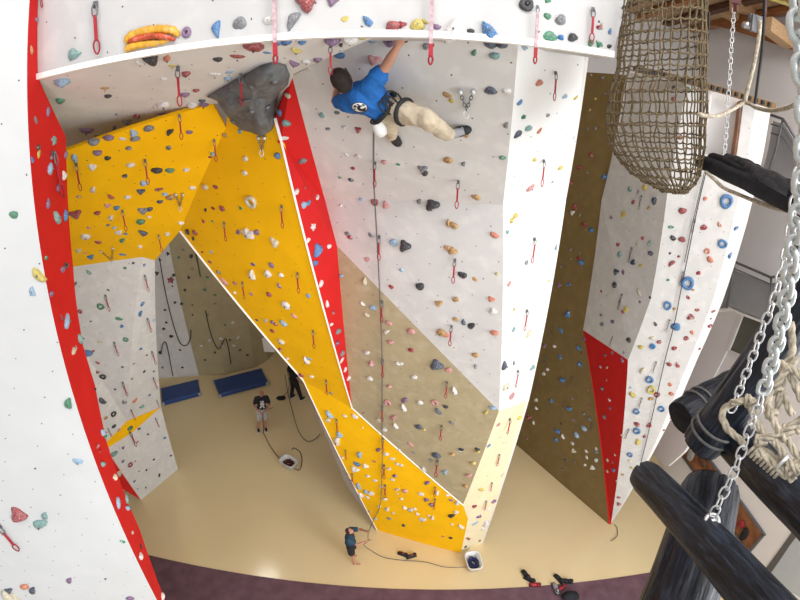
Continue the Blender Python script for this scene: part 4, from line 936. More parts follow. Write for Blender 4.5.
rope('climbing_rope', [p1.matrix_world@Vector((.1, .25, 1.1)), F_(272, 408, .02), F_(281, 398), F_(288, 391), F_(289, 382, .5), F_(287, 368, 2)], .012, 'ropedark', 'dark rope lying from bald belayer toward the hidden person')
rope('climbing_rope', [F_(285, 375), F_(288, 393), F_(293, 413), F_(299, 432), F_(307, 441), F_(315, 439), F_(320, 434)], .016, 'ropegrey', 'grey rope lying in a long bow beside the yellow tower foot')
o = MB().ell(F_(281, 398, .06), (.22, .14, .07)).ell(F_(283, 397.5, .1), (.1, .12, .06)).build('rope_bag', 'blacktee', None, True); tag(o, 'small dark bag on the floor between bald belayer and tower', 'bag')
rope('climbing_rope', [W_(x, y, .15) for x, y in [(159.5, 258), (164, 285), (170, 312), (176, 333), (181, 344), (187, 345), (190.5, 338), (191, 330)]], .022, 'ropedark', 'dark rope hanging in a bow on the white back wall')
rope('climbing_rope', [W_(x, y, .15) for x, y in [(161, 354), (163, 344), (166, 343), (169, 355), (173, 376)]], .02, 'ropedark', 'short dark rope end at the foot of the white back wall')
rope('climbing_rope', [W_(x, y, .15) for x, y in [(193, 238), (200, 275), (207, 318), (213, 340), (219, 349), (225, 339), (228, 346), (231, 364)]], .022, 'ropedark', 'dark rope hanging in a bow on the tan back wall')
rope('climbing_rope', [W_(x, y, .06) for x, y in [(706, 172), (700, 197), (694, 225), (687, 260), (681, 290), (674, 325), (665, 360), (657, 395), (649, 430), (641, 462)]], .010, 'ropedark', 'dark rope hanging down the wide face of the right tower', group='ropes down the right tower')
rope('climbing_rope', [W_(x, y, .10) for x, y in [(704.5, 172), (698, 200), (691, 230), (684.5, 262)]], .010, 'ropegrey', 'grey rope doubling the dark one high on the right tower')
rope('climbing_rope', [F_(611, 541), F_(617, 536), F_(617, 528), F_(614, 524)], .010, 'ropedark', 'short rope end on the floor at the point of the right tower')

def tub(cx, cy, w, d, rot, ropem, lab):
    c = fl(cx, cy); root = empty('tub', c); n = 28
    def ringp(s, z): 
        out = []
        for i in range(n):
            a = 2*pi*i/n; e = 4; x = math.copysign(abs(cos(a))**(2/e), cos(a))*w/2*s; y = math.copysign(abs(sin(a))**(2/e), sin(a))*d/2*s
            out.append(c+Vector((x*cos(rot)-y*sin(rot), x*sin(rot)+y*cos(rot), z)))
        return out
    rs = [ringp(.8, .005), ringp(1, .26), ringp(1.1, .27), ringp(1.1, .285), ringp(.95, .285), ringp(.78, .03)]
    v = sum(rs, []); f = []
    for k in range(5):
        for i in range(n): f.append((k*n+i, k*n+(i+1) % n, (k+1)*n+(i+1) % n, (k+1)*n+i))
    f.append(tuple(range(n))[::-1]); f.append(tuple(range(5*n, 6*n)))
    mesh_obj('shell', v, f, 'tub', root, True); tag(root, lab, 'tub')
    rnd = random.Random(int(cx)); pts = []
    for i in range(60):
        a = i*.9+rnd.uniform(-.3, .3); rr = rnd.uniform(.12, .37); pts.append(c+Vector((cos(a)*w*rr*cos(rot)-sin(a)*d*rr*sin(rot), cos(a)*w*rr*sin(rot)+sin(a)*d*rr*cos(rot), .06+.0022*i+rnd.uniform(0, .03))))
    o = MB().tube(spline(pts, 5), .018, 6).build('coiled_rope', ropem, None, True)
    return o
tag(tub(289.5, 466, .62, .42, -.5, 'ropebrn', 'white plastic tub of rope on the floor below the bald belayer'), 'dark red rope piled in the left white tub', 'rope')
M['ropeblue'] = mat('dark_blue_climbing_rope', (.025, .035, .12), .8, var=.5, scale=60)
tag(tub(472.5, 565, .42, .56, .12, 'ropeblue', 'white plastic tub of rope on the floor at the tower foot'), 'dark blue rope piled in the right white tub', 'rope')
def gymmat(px4, lab):
    P = [fl(x, y, .22) for x, y in px4]; Q = [Vector((p.x, p.y, .0)) for p in P]; r = empty('gym_mat', Q[0])
    o = mesh_obj('cover', Q+P, [(0, 1, 2, 3), (7, 6, 5, 4), (0, 4, 5, 1), (1, 5, 6, 2), (2, 6, 7, 3), (3, 7, 4, 0)], 'matblue', r)
    be = o.modifiers.new('b', 'BEVEL'); be.width = .03; be.segments = 2
    for i in (0, 1, 2, 3):
        MB().box(P[i]+Vector((0, 0, -.1))+(sum(P, Vector())/4-P[i]).normalized()*.02, (.12, .12, .14)).build('corner_pad', 'shorts', r)
    tag(r, lab, 'mat')
gymmat([(161, 388), (197.5, 379), (200, 392), (162, 402)], 'blue gym mat on the floor against the white back wall')
gymmat([(213.5, 380), (261, 368), (268, 381), (219, 394)], 'blue gym mat on the floor against the tan back wall')
def poster(): pass
o = MB().box(at(268.5, 345, 15.8), (.42, .05, .6)).build('paper_notice', 'whitecloth'); tag(o, 'white paper notice hanging by the dark back corner', 'notice')
def shoe_at(x, y, ang, m, lab, s=1.0, group=None, trim=None):
    c = fl(x, y); r = empty('shoe', c); R = Matrix.Rotation(ang, 3, 'Z')
    MB().ell(c+R@Vector((0, .05, .045))*s, Vector((.05, .11, .045))*s, R, 12, 8).ell(c+R@Vector((0, -.05, .055))*s, Vector((.045, .07, .055))*s, R, 12, 8).build('upper', m, r, True)
    MB().box(c+R@Vector((0, .02, .01))*s, Vector((.09, .27, .02))*s, R).build('sole', 'rubber', r)
    MB().tube([c+R@Vector((.03*cos(t), -.06+.045*sin(t), .10))*s for t in [2*pi*k/10 for k in range(10)]], .008*s, 5, closed=True).build('collar', 'webbing', r, True)
    if trim: MB().ell(c+R@Vector((0, .0, .09))*s, Vector((.022, .04, .022))*s, R, 10, 6).build('tongue', trim, r, True)['label'] = 'pink-red tongue'
    tag(r, lab, 'shoe', group)
shoe_at(403.5, 555, 1.2, 'rubber', 'black shoe with pink trim lying at tower foot, left of its pair', 1.15, trim='redshoe'); shoe_at(412, 556.5, 1.9, 'rubber', 'black shoe lying at tower foot, right of its pair', 1.15, trim='redshoe')
shoe_at(526, 576, .4, 'rubber', 'black shoe standing furthest left near the carpet edge', 1.3); shoe_at(530, 580.5, .9, 'blacktee', 'black shoe between the leftmost shoe and the red one', 1.3); shoe_at(535.5, 585.5, 1.4, 'redshoe', 'red shoe on the carpet edge left of the shoe pile', 1.2)
shoe_at(559, 580, .5, 'rubber', 'black shoe at the top left of the pile on the carpet edge', 1.3); shoe_at(567, 582, 1.3, 'blacktee', 'black shoe at the right of the pile on the carpet edge', 1.35)
shoe_at(555.5, 590, .1, 'shoegrey', 'grey and black shoe at the left of the pile on the carpet', 1.4); shoe_at(562, 588, 2, 'redshoe', 'red shoe in the middle of the pile on the carpet', 1.1)
o = MB().ell(fl(570, 596, .11), (.24, .15, .12), nu=16).ell(fl(575, 596, .12), (.12, .15, .1)).build('duffel_bag', 'blacktee', None, True); tag(o, 'black bag lying on the plum carpet right of the shoes', 'bag')
LP = (1500, 450, 720, 5, .68, -0.02, 240)
# ------------------------------------------------------------------ cargo net bag, top right
def ltab(t, y):
    for (a, b), (c, d) in zip(t[:-1], t[1:]):
        if y <= c: return b+(d-b)*(y-a)/(c-a)
    return t[-1][1]
Lt = [(-40, 633), (0, 629), (30, 625), (65, 622), (90, 614), (120, 612), (145, 616), (160, 624), (172, 634), (183, 648), (190, 662)]
Rt = [(-40, 701), (0, 702), (60, 701), (120, 700), (150, 699), (170, 697), (182, 693), (190, 686)]
rnd = random.Random(5); NV = 30; rows = [-30, -18, -7, 4, 13.5, 24, 34.5, 45, 56, 67, 78, 90, 101, 112, 123, 134, 144, 154, 164, 173, 181, 187, 190.5]
grid = []
for k, y in enumerate(rows):
    l, r = ltab(Lt, y), ltab(Rt, y); cx = (l+r)/2; c = dy(cx, y, 3.0); a = dy(l, y, 3.0); b = dy(r, y, 3.0); R = (b-a).length/2; row = []
    ex = (b-a).normalized()
    for i in range(NV):
        t = 2*pi*i/NV+rnd.uniform(-.03, .03); rr = R*(1+.03*sin(3*t+k*.3)); p = c+ex*rr*cos(t)+Vector((0, 1, 0))*R*.8*sin(t)+Vector((rnd.uniform(-.008, .008), rnd.uniform(-.008, .008), rnd.uniform(-.006, .006)))
        row.append(p)
    grid.append(row)
net = empty('cargo_net', (grid[0][0]+grid[0][15])/2)
mb = MB()
for i in range(NV): mb.tube(spline([grid[k][i] for k in range(len(rows))], 2), .0062, 5)
for k in range(1, len(rows)):
    P = []
    for i in range(NV):
        P.append(grid[k][i]); q = (grid[k][i]+grid[k][(i+1) % NV])/2; P.append(q-Vector((0, 0, .012)))
    mb.tube(P, .0068, 5, closed=True)
for k in range(1, len(rows)):
    for i in range(NV): mb.ell(grid[k][i], (.0115, .0115, .0115), nu=6, nv=4)
mb.build('mesh_ropes', 'ropebrown', net, True)
bot = sum(grid[-1], Vector())/NV; mb = MB()
for i in range(0, NV, 2): mb.tube([grid[-1][i], bot+Vector((0, 0, -.01))], .009, 5)
mb.build('closing_ropes', 'ropebrown', net, True)
MB().tube(spline([dy(701.5, -30, 2.8), dy(702, 20, 2.8), dy(701.5, 80, 2.8), dy(700, 130, 2.8), dy(699.5, 160, 2.85), dy(697, 178, 2.9)], 5), .012, 7).build('border_rope', 'ropebrown', net, True)
tag(net, 'brown knotted rope cargo net hanging as a bag at the top right', 'net')
# ------------------------------------------------------------------ hanging gear between the net and the timber roof
def chain(pts, link_px=None, L=.05, m='steel', lab='', wire=.13, wide=.62):
    """links threaded along a polyline, every second one turned a quarter"""
    pts = [Vector(p) for p in pts]; root = empty('chain', pts[0]); seg = 0; pos = 0.0; tot = sum((b-a).length for a, b in zip(pts[:-1], pts[1:]))
    n = 20; v = MB(); P = []
    for i in range(n):
        t = 2*pi*i/n; x = wide/2*cos(t); z = .5*sin(t); z = math.copysign(abs(sin(t))**.75, sin(t))*.5; x = math.copysign(abs(cos(t))**.7, cos(t))*wide/2
        P.append((x*(1-wire), 0, z*(1-wire)))
    v.tube(P, wire/2*1.0, 7, closed=True); me = bpy.data.meshes.new('link'); me.from_pydata([tuple(q) for q in v.v], [], v.f); me.materials.append(M[m]); me.update()
    for p in me.polygons: p.use_smooth = True
    step = L*(1-2*wire)*.98; k = 0; cur = 0.0
    while cur+step < tot:
        d = cur+step/2; acc = 0
        for a, b in zip(pts[:-1], pts[1:]):
            l = (b-a).length
            if acc+l >= d: p = a+(b-a)*((d-acc)/l); z = (b-a).normalized(); break
            acc += l
        y = (EYE-p); y = (y-z*y.dot(z)).normalized(); x = y.cross(z)
        if k % 2: x, y = y, -x
        a_ = .45; x, y = x*cos(a_)+y*sin(a_), y*cos(a_)-x*sin(a_)
        o = bpy.data.objects.new('link', me); COL.objects.link(o)
        mx = Matrix((x, y, z)).transposed().to_4x4(); mx.translation = p
        o.parent = root; o.matrix_parent_inverse = root.matrix_world.inverted(); o.matrix_basis = mx@Matrix.Diagonal((L, L, L, 1))
        cur += step; k += 1
    if k > 100: print('CHAIN LINKS', k)
    tag(root, lab, 'chain'); return root
chain([at(734, 8, 5.2), at(731, 50, 5.0), at(728, 100, 4.9), at(724, 158, 4.8)], L=.075, lab='thin steel chain hanging down from the roof right of the net')
def strap(pts, r, m, name, lab, cat): o = MB().tube(spline(pts, 6), r, 6).build(name, m, None, True); tag(o, lab, cat); return o
strap([at(709, 12, 4.6), at(708, 40, 4.6), at(705, 62, 4.6), at(703, 88, 4.6)], .011, 'black', 'hanging_rope', 'black rope hanging close beside the cargo net', 'rope')
strap([at(765, -5, 4.2), at(764, 20, 4.2), at(762, 50, 4.2), at(758, 80, 4.2), at(755, 104, 4.2)], .013, 'black', 'hanging_rope', 'black rope hanging from the roof timbers above the white column', 'rope')
strap([at(760, 20, 4.1), at(759, 35, 4.1), at(757, 48, 4.1), at(753, 68, 4.1), at(747, 92, 4.1), at(745, 103, 4.1)], .018, 'rope', 'hanging_rope', 'beige rope dropping from the roof pulley to the long slack rope', 'rope')
strap([at(699, 114, 3.2), at(706, 116, 3.3), at(718, 116, 3.5), at(730, 111, 3.8), at(745, 103, 4.1), at(757, 108, 3.8), at(771, 110.5, 3.4), at(785, 108.5, 3.1), at(796, 104, 2.9), at(803, 98, 2.8)], .016, 'rope', 'hanging_rope', 'slack beige rope running from the cargo net to the right edge', 'rope')
strap([at(795, 105, 2.9), at(799, 112, 2.9), at(803, 122, 2.9)], .014, 'rope', 'hanging_rope', 'short beige rope end dropping at the far right edge', 'rope')
strap([at(706, 172, 3.3), at(714, 179, 3.2), at(724, 188, 3.1), at(740, 195, 2.9), at(760, 203, 2.7), at(780, 209, 2.4), at(802, 211, 2.2)], .013, 'rope', 'hanging_rope', 'beige hand rope slung under the dark log bridge', 'rope')
pul = empty('pulley_block', at(756, 23, 4.3))
MB().box(at(756, 23, 4.3), (.16, .03, .12)).box(at(757, 24, 4.22), (.12, .02, .14)).ell(at(752, 26, 4.3), (.05, .04, .05)).build('housing', 'steeldark', pul)
MB().tube([at(749, 25.5, 4.2), at(744, 25, 4.25)], .03, 8).build('shackle', 'steel', pul, True); MB().tube([at(765, -8, 4.3), at(764.5, 18, 4.3)], .018, 8).build('hanger_rod', 'bracketred', pul, True)
tag(pul, 'steel pulley block hung under the roof timbers at the top right', 'pulley')
sg = empty('chain_bracket', at(736, 5, 5.1)); MB().bar(at(731, 1, 5.1), at(741, 3, 5.1), .035, .035).bar(at(735.5, 3, 5.1), at(735.5, 12, 5.1), .035, .035).build('bracket', 'bracketred', sg)
tag(sg, 'small dark red steel bracket holding the thin hanging chain', 'bracket')
# ------------------------------------------------------------------ logs of the rope course
def log(a, b, r0, r1, lab, name='log', band=None, seed=1, crack=False, cat='log', m='log', ext=0):
    a = Vector(a); b = Vector(b); b = b+(b-a).normalized()*ext; z = (b-a); L = z.length; z.normalize()
    y = (EYE-(a+b)/2); y = (y-z*y.dot(z)).normalized(); x = y.cross(z); R = Matrix((x, y, z)).transposed(); root = empty(name, a)
    nu, nv = 56, max(14, int(L/.045)); v = []; f = []; nz = noise.noise
    for k in range(nv+1):
        t = k/nv; r = r0+(r1-r0)*t; e = min(t, 1-t)*L
        if e < .03: r *= .93+.07*e/.03
        cxo = .012*nz(Vector((t*3, seed, 0))); cyo = .012*nz(Vector((t*3, seed, 7)))
        for i in range(nu):
            an = 2*pi*i/nu; g = 0
            g += .05*nz(Vector((cos(an)*1.5, sin(an)*1.5, t*L*1.2+seed)))
            g += .018*nz(Vector((cos(an)*9, sin(an)*9, t*L*1.6+seed)))+.010*nz(Vector((cos(an)*22, sin(an)*22, t*L*3+seed)))
            for q, (ca, cwid, cdep) in enumerate(((1.35, .035, .16), (2.3, .02, .07), (.55, .022, .07), (3.6, .03, .1))):
                if q == 0 and not crack: cdep = .05
                da = abs(an-ca-.15*nz(Vector((t*4, q, seed)))); 
                if da < .13: g -= cdep*max(0, 1-(da/ (cwid*3))**2) if da < cwid*3 else 0
            v.append(Vector(((r*(1+g))*cos(an)+cxo, (r*(1+g))*sin(an)+cyo, t*L)))
    for k in range(nv):
        for i in range(nu): f.append((k*nu+i, k*nu+(i+1) % nu, (k+1)*nu+(i+1) % nu, (k+1)*nu+i))
    mx = R.to_4x4(); mx.translation = a
    o = mesh_obj('trunk', v, f, m, None, True); o.parent = root; o.matrix_parent_inverse = root.matrix_world.inverted(); o.matrix_basis = mx
    for t, rr, s in ((0, r0, -1), (1, r1, 1)):
        vv = []; ff = []
        for q, sc_ in enumerate((.935, .6, .3)):
            for i in range(nu):
                src = v[(0 if t == 0 else nv*nu)+i]; vv.append(Vector((src.x*sc_/.935, src.y*sc_/.935, t*L+s*(.012*(1-sc_)+.002))))
        vv.append(Vector((0, 0, t*L+s*.012)))
        for q in range(2):
            for i in range(nu): ff.append((q*nu+i, q*nu+(i+1) % nu, (q+1)*nu+(i+1) % nu, (q+1)*nu+i))
        for i in range(nu): ff.append((2*nu+i, 2*nu+(i+1) % nu, 3*nu))
        e_ = mesh_obj('cut_end', vv, ff, 'logend', None, True); e_.parent = root; e_.matrix_parent_inverse = root.matrix_world.inverted(); e_.matrix_basis = mx
    if band:
        for bt in band:
            rr = (r0+(r1-r0)*bt/L)*1.035
            bb = MB().tube([(rr*cos(2*pi*k/40), rr*sin(2*pi*k/40), bt) for k in range(40)], .009, 6, closed=True)
            bo = bb.build('band', 'ropegrey', None, True); bo.parent = root; bo.matrix_parent_inverse = root.matrix_world.inverted(); bo.matrix_basis = mx
    tag(root, lab, cat); return root
log(at(645, 476, 2.55), at(780, 622, 1.75), .097, .088, 'big charred log slanting across the bottom right corner', seed=3, crack=True, ext=1.0)
log(at(711, 487, 2.95), at(664, 640, 2.55), .185, .235, 'thick charred post standing behind the slanting log at the bottom', name='log_post', seed=8, crack=True, ext=2.5)
log(at(702, 444, 2.60), at(800, 305, 2.2), .118, .10, 'charred log with a round end rising to the right edge', band=[.10, .16], seed=11, ext=.8)
log(at(722, 428, 2.75), at(840, 545, 1.95), .115, .10, 'charred log running down behind the rope net to right edge', band=[], seed=14, ext=.9)
log(at(681, 418, 3.0), at(735, 385, 3.3), .128, .125, 'short banded charred log behind the round-ended one', band=[.14, .20], seed=17)
log(at(806, 205, 1.9), at(798, 340, 2.35), .045, .06, 'thin dark post at the far right edge behind the heavy chain', name='log_post', seed=21)
# log bridge seen edge on
log(at(702, 162, 4.1), at(796, 207, 2.15), .062, .04, 'long dark bearer log of the hanging bridge beside the net', seed=23, m='logend')
log(at(712, 158, 4.3), at(803, 199, 2.2), .05, .034, 'second dark bearer log behind the first under the bridge rungs', seed=25, m='logend')
for i, (x, y, t, r) in enumerate([(738, 162.5, 3.6, .038), (745, 165.5, 3.4, .042), (752, 169, 3.2, .043), (760, 175, 2.95, .045), (769, 180, 2.7, .048), (780, 186, 2.45, .05), (789, 192.5, 2.3, .05)]):
    c = at(x, y, t); c2 = c+Vector((.16, .30, .02)); log(c+Vector((-.05, -.09, 0)), c2, r, r, 'dark rung log of the hanging bridge, %s from its far left end' % ['first', 'second', 'third', 'fourth', 'fifth', 'sixth', 'seventh'][i], seed=30+i)
# near chains
heavy = [at(712.5, 516, 2.02), at(733, 474, 1.9), at(750, 429, 1.78), at(763, 392, 1.66), at(774, 354, 1.56), at(783, 318, 1.47), at(791, 272, 1.36), at(797, 225, 1.28), at(804, 165, 1.2), at(806, 110, 1.15), at(801, 50, 1.12), at(795, -15, 1.12), at(795, -15, 1.12)+Vector((0, 0, 1.3))]
chain(heavy[:4], L=.068, lab='steel chain rising from the ring on the slanting log past the net', wire=.12)
chain(heavy[3:], L=.08, m='zinc', lab='heavy pale steel chain close by down the right edge', wire=.21, wide=.68)
chain([at(731, 412, 2.05), at(741, 386, 1.98), at(752, 358, 1.9), at(763, 327, 1.82), at(774, 300, 1.76), at(784, 263, 1.7), at(793, 215, 1.62), at(797, 180, 1.6), at(806, 120, 1.6), at(806, 40, 1.6)], L=.062, lab='thin steel chain running up left of the heavy chain', wire=.13)
eb = empty('eye_bolt', at(712, 522, 2.0)); c = at(712, 521, 2.03)
R_ = frame((-.3, -.6, .7), (1, 0, 0)); MB().tube([c+R_@Vector((.029*cos(t), .029*sin(t), 0)) for t in [2*pi*k/18 for k in range(18)]], .009, 7, closed=True).build('ring', 'steel', eb, True)
MB().tube([c, c+ray(712, 522)*.1], .018, 10).tube([c+ray(712, 522)*.05, c+ray(712, 522)*.058], .03, 14).build('shank', 'steel', eb, True)
tag(eb, 'steel eye bolt screwed into the slanting charred log holding the chain', 'bolt')
# thick rope net in front of the logs
def twisted(mb, pts, r):
    P = spline(pts, 8); N = len(P)
    L = 0; Ls = [0]
    for a, b in zip(P[:-1], P[1:]): L += (b-a).length; Ls.append(L)
    ref = Vector((.2, .5, .8)); off = [[], [], []]
    for i in range(N):
        t = (P[min(i+1, N-1)]-P[max(i-1, 0)]).normalized(); ref = (ref-t*ref.dot(t)).normalized(); bb = t.cross(ref)
        for k in range(3): a = Ls[i]/(r*6.0)*2*pi/1.5+2*pi*k/3; off[k].append(P[i]+(ref*cos(a)+bb*sin(a))*r*.52)
    for k in range(3): mb.tube(off[k], r*.58, 6)
rn = empty('rope_net', at(770, 440, 1.85)); mb = MB(); D = 1.86
paths = [[(734, 403), (726, 407), (722, 415), (727, 428), (737, 437), (746, 446)], [(731, 403), (741, 401.5), (750, 401), (752, 410), (757, 422), (763, 433), (765, 440)],
 [(789, 366), (778, 382), (771, 391), (768, 404), (772, 418), (779, 431), (785, 441)], [(791, 322), (792, 336), (792, 352), (785, 366), (783, 380), (782, 392), (787, 404), (792, 415)],
 [(796, 358), (790, 372), (796, 388), (802, 401)], [(758, 441), (768, 438), (777, 436), (786, 430), (794, 424), (803, 418)], [(754, 447), (764, 452), (775, 460), (785, 469), (794, 480)],
 [(786, 436), (792, 448), (803, 462)], [(774, 440), (782, 453), (790, 464), (799, 474)], [(776, 384), (779, 398), (776, 412), (767, 416)], [(756, 450), (766, 458), (778, 468), (788, 476)], [(788, 366), (796, 372), (804, 380)], [(800, 432), (792, 428), (787, 431)], [(791, 466), (798, 460), (804, 452)]]
for i, p in enumerate(paths): twisted(mb, [at(x, y, D-.02*(i % 3)) for x, y in p], .0142 if i not in (6, 10) else .018)
for (x, y) in [(771, 412), (760, 441), (787, 431), (783, 367), (790, 470), (750, 401), (775, 388)]:
    c = at(x, y, D-.02)
    for k in range(4):
        Rk = frame(Vector((sin(k*1.7), cos(k*2.1), .5*cos(k))), (1, .2, .3)); mb.tube([c+Rk@Vector((.022*cos(t), .019*sin(t), (k-1.5)*.009)) for t in [2*pi*z/12 for z in range(12)]], .0075, 6, closed=True)
for k in range(9):
    x = 752+k*3.4; y = 446+k*2.9; c = at(x, y+3, D+.01); Rk = frame(at(x+5, y+5, D)-at(x, y, D), EYE-c); mb.tube([c+Rk@Vector((.026*cos(t), .038*sin(t), 0)) for t in [2*pi*z/12 for z in range(12)]], .0065, 6, closed=True)
mb.build('ropes', 'rope', rn, True)
tag(rn, 'thick beige twisted rope net lashed over the charred logs at right', 'net')
c = at(782, 462, D-.03); Rk = frame(at(790, 470, D)-at(774, 455, D), EYE-c)
sh = MB().tube([c+Rk@Vector((.034*cos(t), .042*sin(t), 0)) for t in [2*pi*z/16 for z in range(16)]], .007, 6, closed=True).build('cable_clamp', 'steel', None, True); tag(sh, 'steel cable clamp around the rope lashing on the charred log', 'clamp')

# ------------------------------------------------------------------ right hand side of the hall
def X_(x, y, X=XR-.02): return dx(x, y, X)
def slabx(pix, X, th, m, name, par=None):
    P = [dx(x, y, X) for x, y in pix]; Q = [p+Vector((th, 0, 0)) for p in P]; n = len(P)
    return mesh_obj(name, P+Q, [tuple(range(n)), tuple(range(2*n-1, n-1, -1))]+[(i, i+n, (i+1) % n+n, (i+1) % n) for i in range(n)], m, par)
# window with people and coats behind it
P = [X_(x, y, XR) for x, y in [(672, 463), (761, 538.5), (776, 521), (684, 446)]]
z0 = (P[0].z+P[1].z)/2; z1 = (P[2].z+P[3].z)/2; y0, y1 = P[1].y, P[0].y
win = setting(MB().box((XR-.02, (y0+y1)/2, z0), (.1, y1-y0+.1, .07)).box((XR-.02, (y0+y1)/2, z1), (.1, y1-y0+.1, .07)).box((XR-.02, y0, (z0+z1)/2), (.1, .07, z1-z0)).box((XR-.02, y1, (z0+z1)/2), (.1, .07, z1-z0)).box((XR-.02, y0+(y1-y0)*.45, (z0+z1)/2), (.08, .05, z1-z0)).build('window_1', 'steeldark'))
setting(MB().box((XR-.012, (y0+y1)/2, (z0+z1)/2), (.02, y1-y0, z1-z0)).build('trim_1', 'orangewall'))
rnd = random.Random(9)
for i, (fy, fz, cm, w, h) in enumerate([(.22, .25, 'redshoe', .3, .35), (.10, .35, 'blacktee', .25, .45), (.16, .5, 'redshoe', .2, .25), (.42, .3, 'redshoe', .35, .25), (.60, .5, 'whitecloth', .3, .4), (.85, .45, 'shorts', .35, .5), (.3, .6, 'blacktee', .25, .3), (.72, .7, 'darkwood', .5, .3), (.5, .75, 'wood', .5, .3)]):
    c = (XR-.09, y0+(y1-y0)*fy, z0+(z1-z0)*fz); o = MB().ell(c, (.05, w/2, h/2)).ell((c[0], c[1]+w*.2, c[2]+h*.3), (.05, w/3, h/4)).build('coat', cm, None, True)
    tag(o, '%s hanging in the brown window, %s from its near lower corner' % ({'redshoe': 'red coat', 'blacktee': 'black coat', 'whitecloth': 'white cloth', 'shorts': 'pale cloth', 'darkwood': 'dark coat', 'wood': 'brown coat'}[cm], ['third', 'first', 'second', 'fifth', 'seventh', 'ninth', 'fourth', 'eighth', 'sixth'][i]), 'coat', 'coats in the brown window')
# white ledge and crate by the point of the right tower
slabx([(660, 440), (676, 425), (692, 440), (684, 452), (668, 466), (655, 456)], 8.4, .1, 'roomwhite', 'trim_2')
bpy.data.objects['trim_2']['kind'] = 'structure'
# pale door and recess, lower right
setting(slabx([(800, 532), (806, 600), (790, 592), (768, 577), (790, 545)], XR-.06, .05, 'doorblue', 'door_1'))
setting(slabx([(793, 530), (799, 533), (768, 577), (762, 573)], XR-.04, .04, 'steeldark', 'trim_3'))
# gallery: glass balustrade, slab edge, flat panel below with the opening's dimness in its colour
gal = empty('gallery_balustrade', dx(735, 262, 9.2))
top = [(708, 267), (735, 262), (771, 277.5), (800, 271)]; botl = [(700, 313), (728, 308.5), (741, 314.5), (775, 328), (800, 324)]
tp = [dx(x, y, 9.2) for x, y in top]
tube_ = MB().tube(tp, .035, 8); tube_.build('handrail', 'steeldark', gal, True)
mid = [dx(x, y+7, 9.2) for x, y in top]; MB().tube(mid, .02, 6).build('mid_rail', 'steeldark', gal, True)
g_ = slabx([(712, 275), (735, 270.5), (771, 285), (800, 279), (800, 322), (775, 325), (742, 313), (729, 307), (702, 311)], 9.3, .03, 'glass', 'glass_panel', gal)
for x, ya, yb in ((735, 262, 308), (771, 278, 325)): MB().tube([dx(x, ya, 9.22), dx(x-8 if x < 750 else x, yb, 9.22)], .03, 6).build('post', 'steeldark', gal, True)
tag(gal, 'grey glass balustrade of the gallery on the right wall below the bridge', 'balustrade')
setting(slabx([(700, 309), (729, 305.5), (743, 312), (777, 325), (802, 321), (802, 324), (777, 328.5), (742, 315.5), (728, 309), (700, 313)], 9.3, .6, 'trim', 'trim_4'))
setting(slabx([(700, 313), (728, 308), (741, 314), (728, 349), (690, 420), (672, 440), (660, 440)], XR-.10, .05, 'roomwhite', 'trim_5'))
setting(slabx([(741, 314), (777, 327), (802, 323), (802, 345), (758, 362.5), (727.5, 349)], XR-.08, .05, 'recess', 'trim_6'))
setting(slabx([(740, 313), (743, 314), (729, 350), (757, 362), (756, 364), (725.5, 350)], XR-.14, .08, 'trim', 'trim_7'))
MBo = MB().tube([dx(764, 322, 9.8), dx(745, 357, 9.8)], .03, 6).build('handrail', 'steeldark', gal, True)
# upper balcony
ub = empty('balcony_balustrade', dx(775, 115, 8.8))
for dz, r in ((0, .035), (9, .02), (18, .02)):
    MB().tube([dx(771, 115+dz, 8.8), dx(783, 119+dz, 8.8), dx(802, 148+dz*1.1, 8.8)], r, 6).build('handrail', 'steeldark', ub, True)
MB().tube([dx(783, 119, 8.8), dx(776, 150, 8.8), dx(764, 185, 8.8)], .03, 6).build('post', 'steeldark', ub, True)
slabx([(773, 121), (784, 124), (803, 155), (803, 212), (782, 190), (760, 180), (768, 150)], 8.95, .03, 'glass', 'glass_panel', ub)
tag(ub, 'grey metal and glass balcony balustrade at the upper right edge', 'balustrade')
setting(slabx([(768, 180), (778, 176), (803, 196), (803, 204), (780, 190)], 9.3, .3, 'roomwhite', 'trim_8'))
# timber roof at the upper right
setting(MB().bar(dx(690, 12, XR-.3), dx(812, 48, XR-.3), .25, .42).build('trim_9', 'wood'))
for i, (a, b) in enumerate([((700, -2), (737, 16)), ((766, 24), (790, 42)), ((735, 4), (752, 9))]):
    o = MB().bar(dx(*a, 8.4), dx(*b, 9.6), .3, .35).build('beam', 'woodlight'); tag(o, 'pale roof beam end under the slats, %s at the top right' % ['leftmost', 'rightmost', 'middle'][i], 'beam', 'roof beams')
for i in range(7):
    o = MB().bar(Vector((5.5+i*1.05, -1.5, ZC-.12)), Vector((5.5+i*1.05, 19, ZC-.12)), .28, .14).build('ceiling_slat', 'darkwood' if i % 2 else 'wood')
    tag(o, 'timber slat under the ceiling, %s from the left' % ['first', 'second', 'third', 'fourth', 'fifth', 'sixth', 'seventh'][i], 'slat', 'roof slats')
for i, (m, yy) in enumerate([('redmetal', 8.2), ('hg', 7.4), ('hy', 9.0)]):
    o = MB().tube([(3.5, yy, ZC-.35), (XR, yy-.9, ZC-.35)], .05, 8).build('roof_pipe', m, None, True); tag(o, '%s pipe running across under the timber roof' % ['red', 'green', 'yellow'][i], 'pipe')

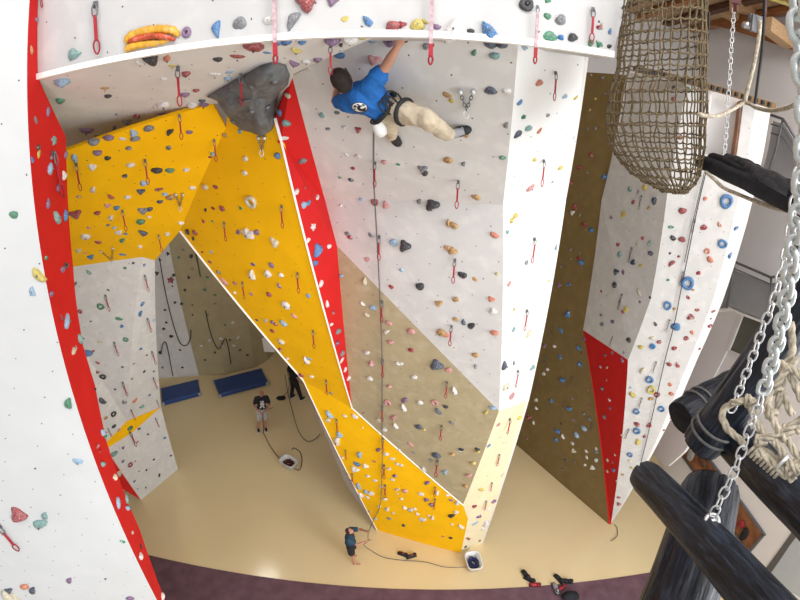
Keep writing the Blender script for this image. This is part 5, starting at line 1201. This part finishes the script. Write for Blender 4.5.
lamp = empty('hall_lamp', (-6.68, 10.17, 10.0))
MB().tube([(-6.68, 10.17, 10.02), (-6.68, 10.17, 10.3)], [.3, .12], 20).build('housing', 'steeldark', lamp, True); MB().tube([(-6.68, 10.17, 9.99), (-6.68, 10.17, 10.02)], .26, 20).build('diffuser', 'lampmat', lamp)
MB().tube([(-6.68, 10.17, 10.3), (-6.68, 10.17, ZC)], .015, 6).build('cable', 'black', lamp); tag(lamp, 'round hall lamp hanging on a cable behind the yellow overhang', 'lamp')
# ------------------------------------------------------------------ light: tall windows behind and to the right of the viewer, added low and overhead fills
def area(name, loc, target, sx, sy, power, col=(1, 1, 1)):
    l = bpy.data.lights.new(name, 'AREA'); l.shape = 'RECTANGLE'; l.size = sx; l.size_y = sy; l.energy = power; l.color = col
    o = bpy.data.objects.new(name, l); COL.objects.link(o); o.location = loc; d = Vector(target)-Vector(loc); o.rotation_mode = 'QUATERNION'; o.rotation_quaternion = d.to_track_quat('-Z', 'Y'); return o
area('window_light', (10.5, -4.2, 8.5), (-4, 5, 6), 6, 7, LP[0], (.97, .985, 1.0))
area('low_front_fill', (5, -6.5, 4.5), (-4, 7, 8), 9, 5, LP[1], (.98, .99, 1.0))  # added low fill to brighten the left overhangs from below
area('ceiling_fill', (1, -.6, 15.0), (0.5, 3.5, 0), 9, 3, LP[2], (.98, .99, 1))  # added overhead fill to lift the front floor, no roof opening modelled
area('ceiling_fill', (-4.5, 11.5, 15.0), (-4.5, 11.5, 0), 3, 3, LP[3], (1, .93, .82))  # weak warm fill added under the ceiling at the back
area("ceiling_fill", (7.6, 4.6, 14.9), (10.5, 7.5, 3), 2.5, 3, LP[6], (1, 1, 1))  # added under the ceiling to brighten the right wall
w = bpy.data.worlds.new('world'); sc.world = w; w.use_nodes = True; bg = w.node_tree.nodes['Background']
sky = w.node_tree.nodes.new('ShaderNodeTexSky'); sky.sky_type = 'HOSEK_WILKIE' if False else 'PREETHAM'; sky.turbidity = 6
sky.sun_direction = (.5, -.5, .7)
mx = w.node_tree.nodes.new('ShaderNodeMix'); mx.data_type = 'RGBA'; mx.inputs['Factor'].default_value = .85; w.node_tree.links.new(sky.outputs['Color'], mx.inputs['A']); mx.inputs['B'].default_value = (.85, .88, .92, 1)
w.node_tree.links.new(mx.outputs['Result'], bg.inputs['Color']); bg.inputs['Strength'].default_value = LP[4]
sc.view_settings.exposure = LP[5]
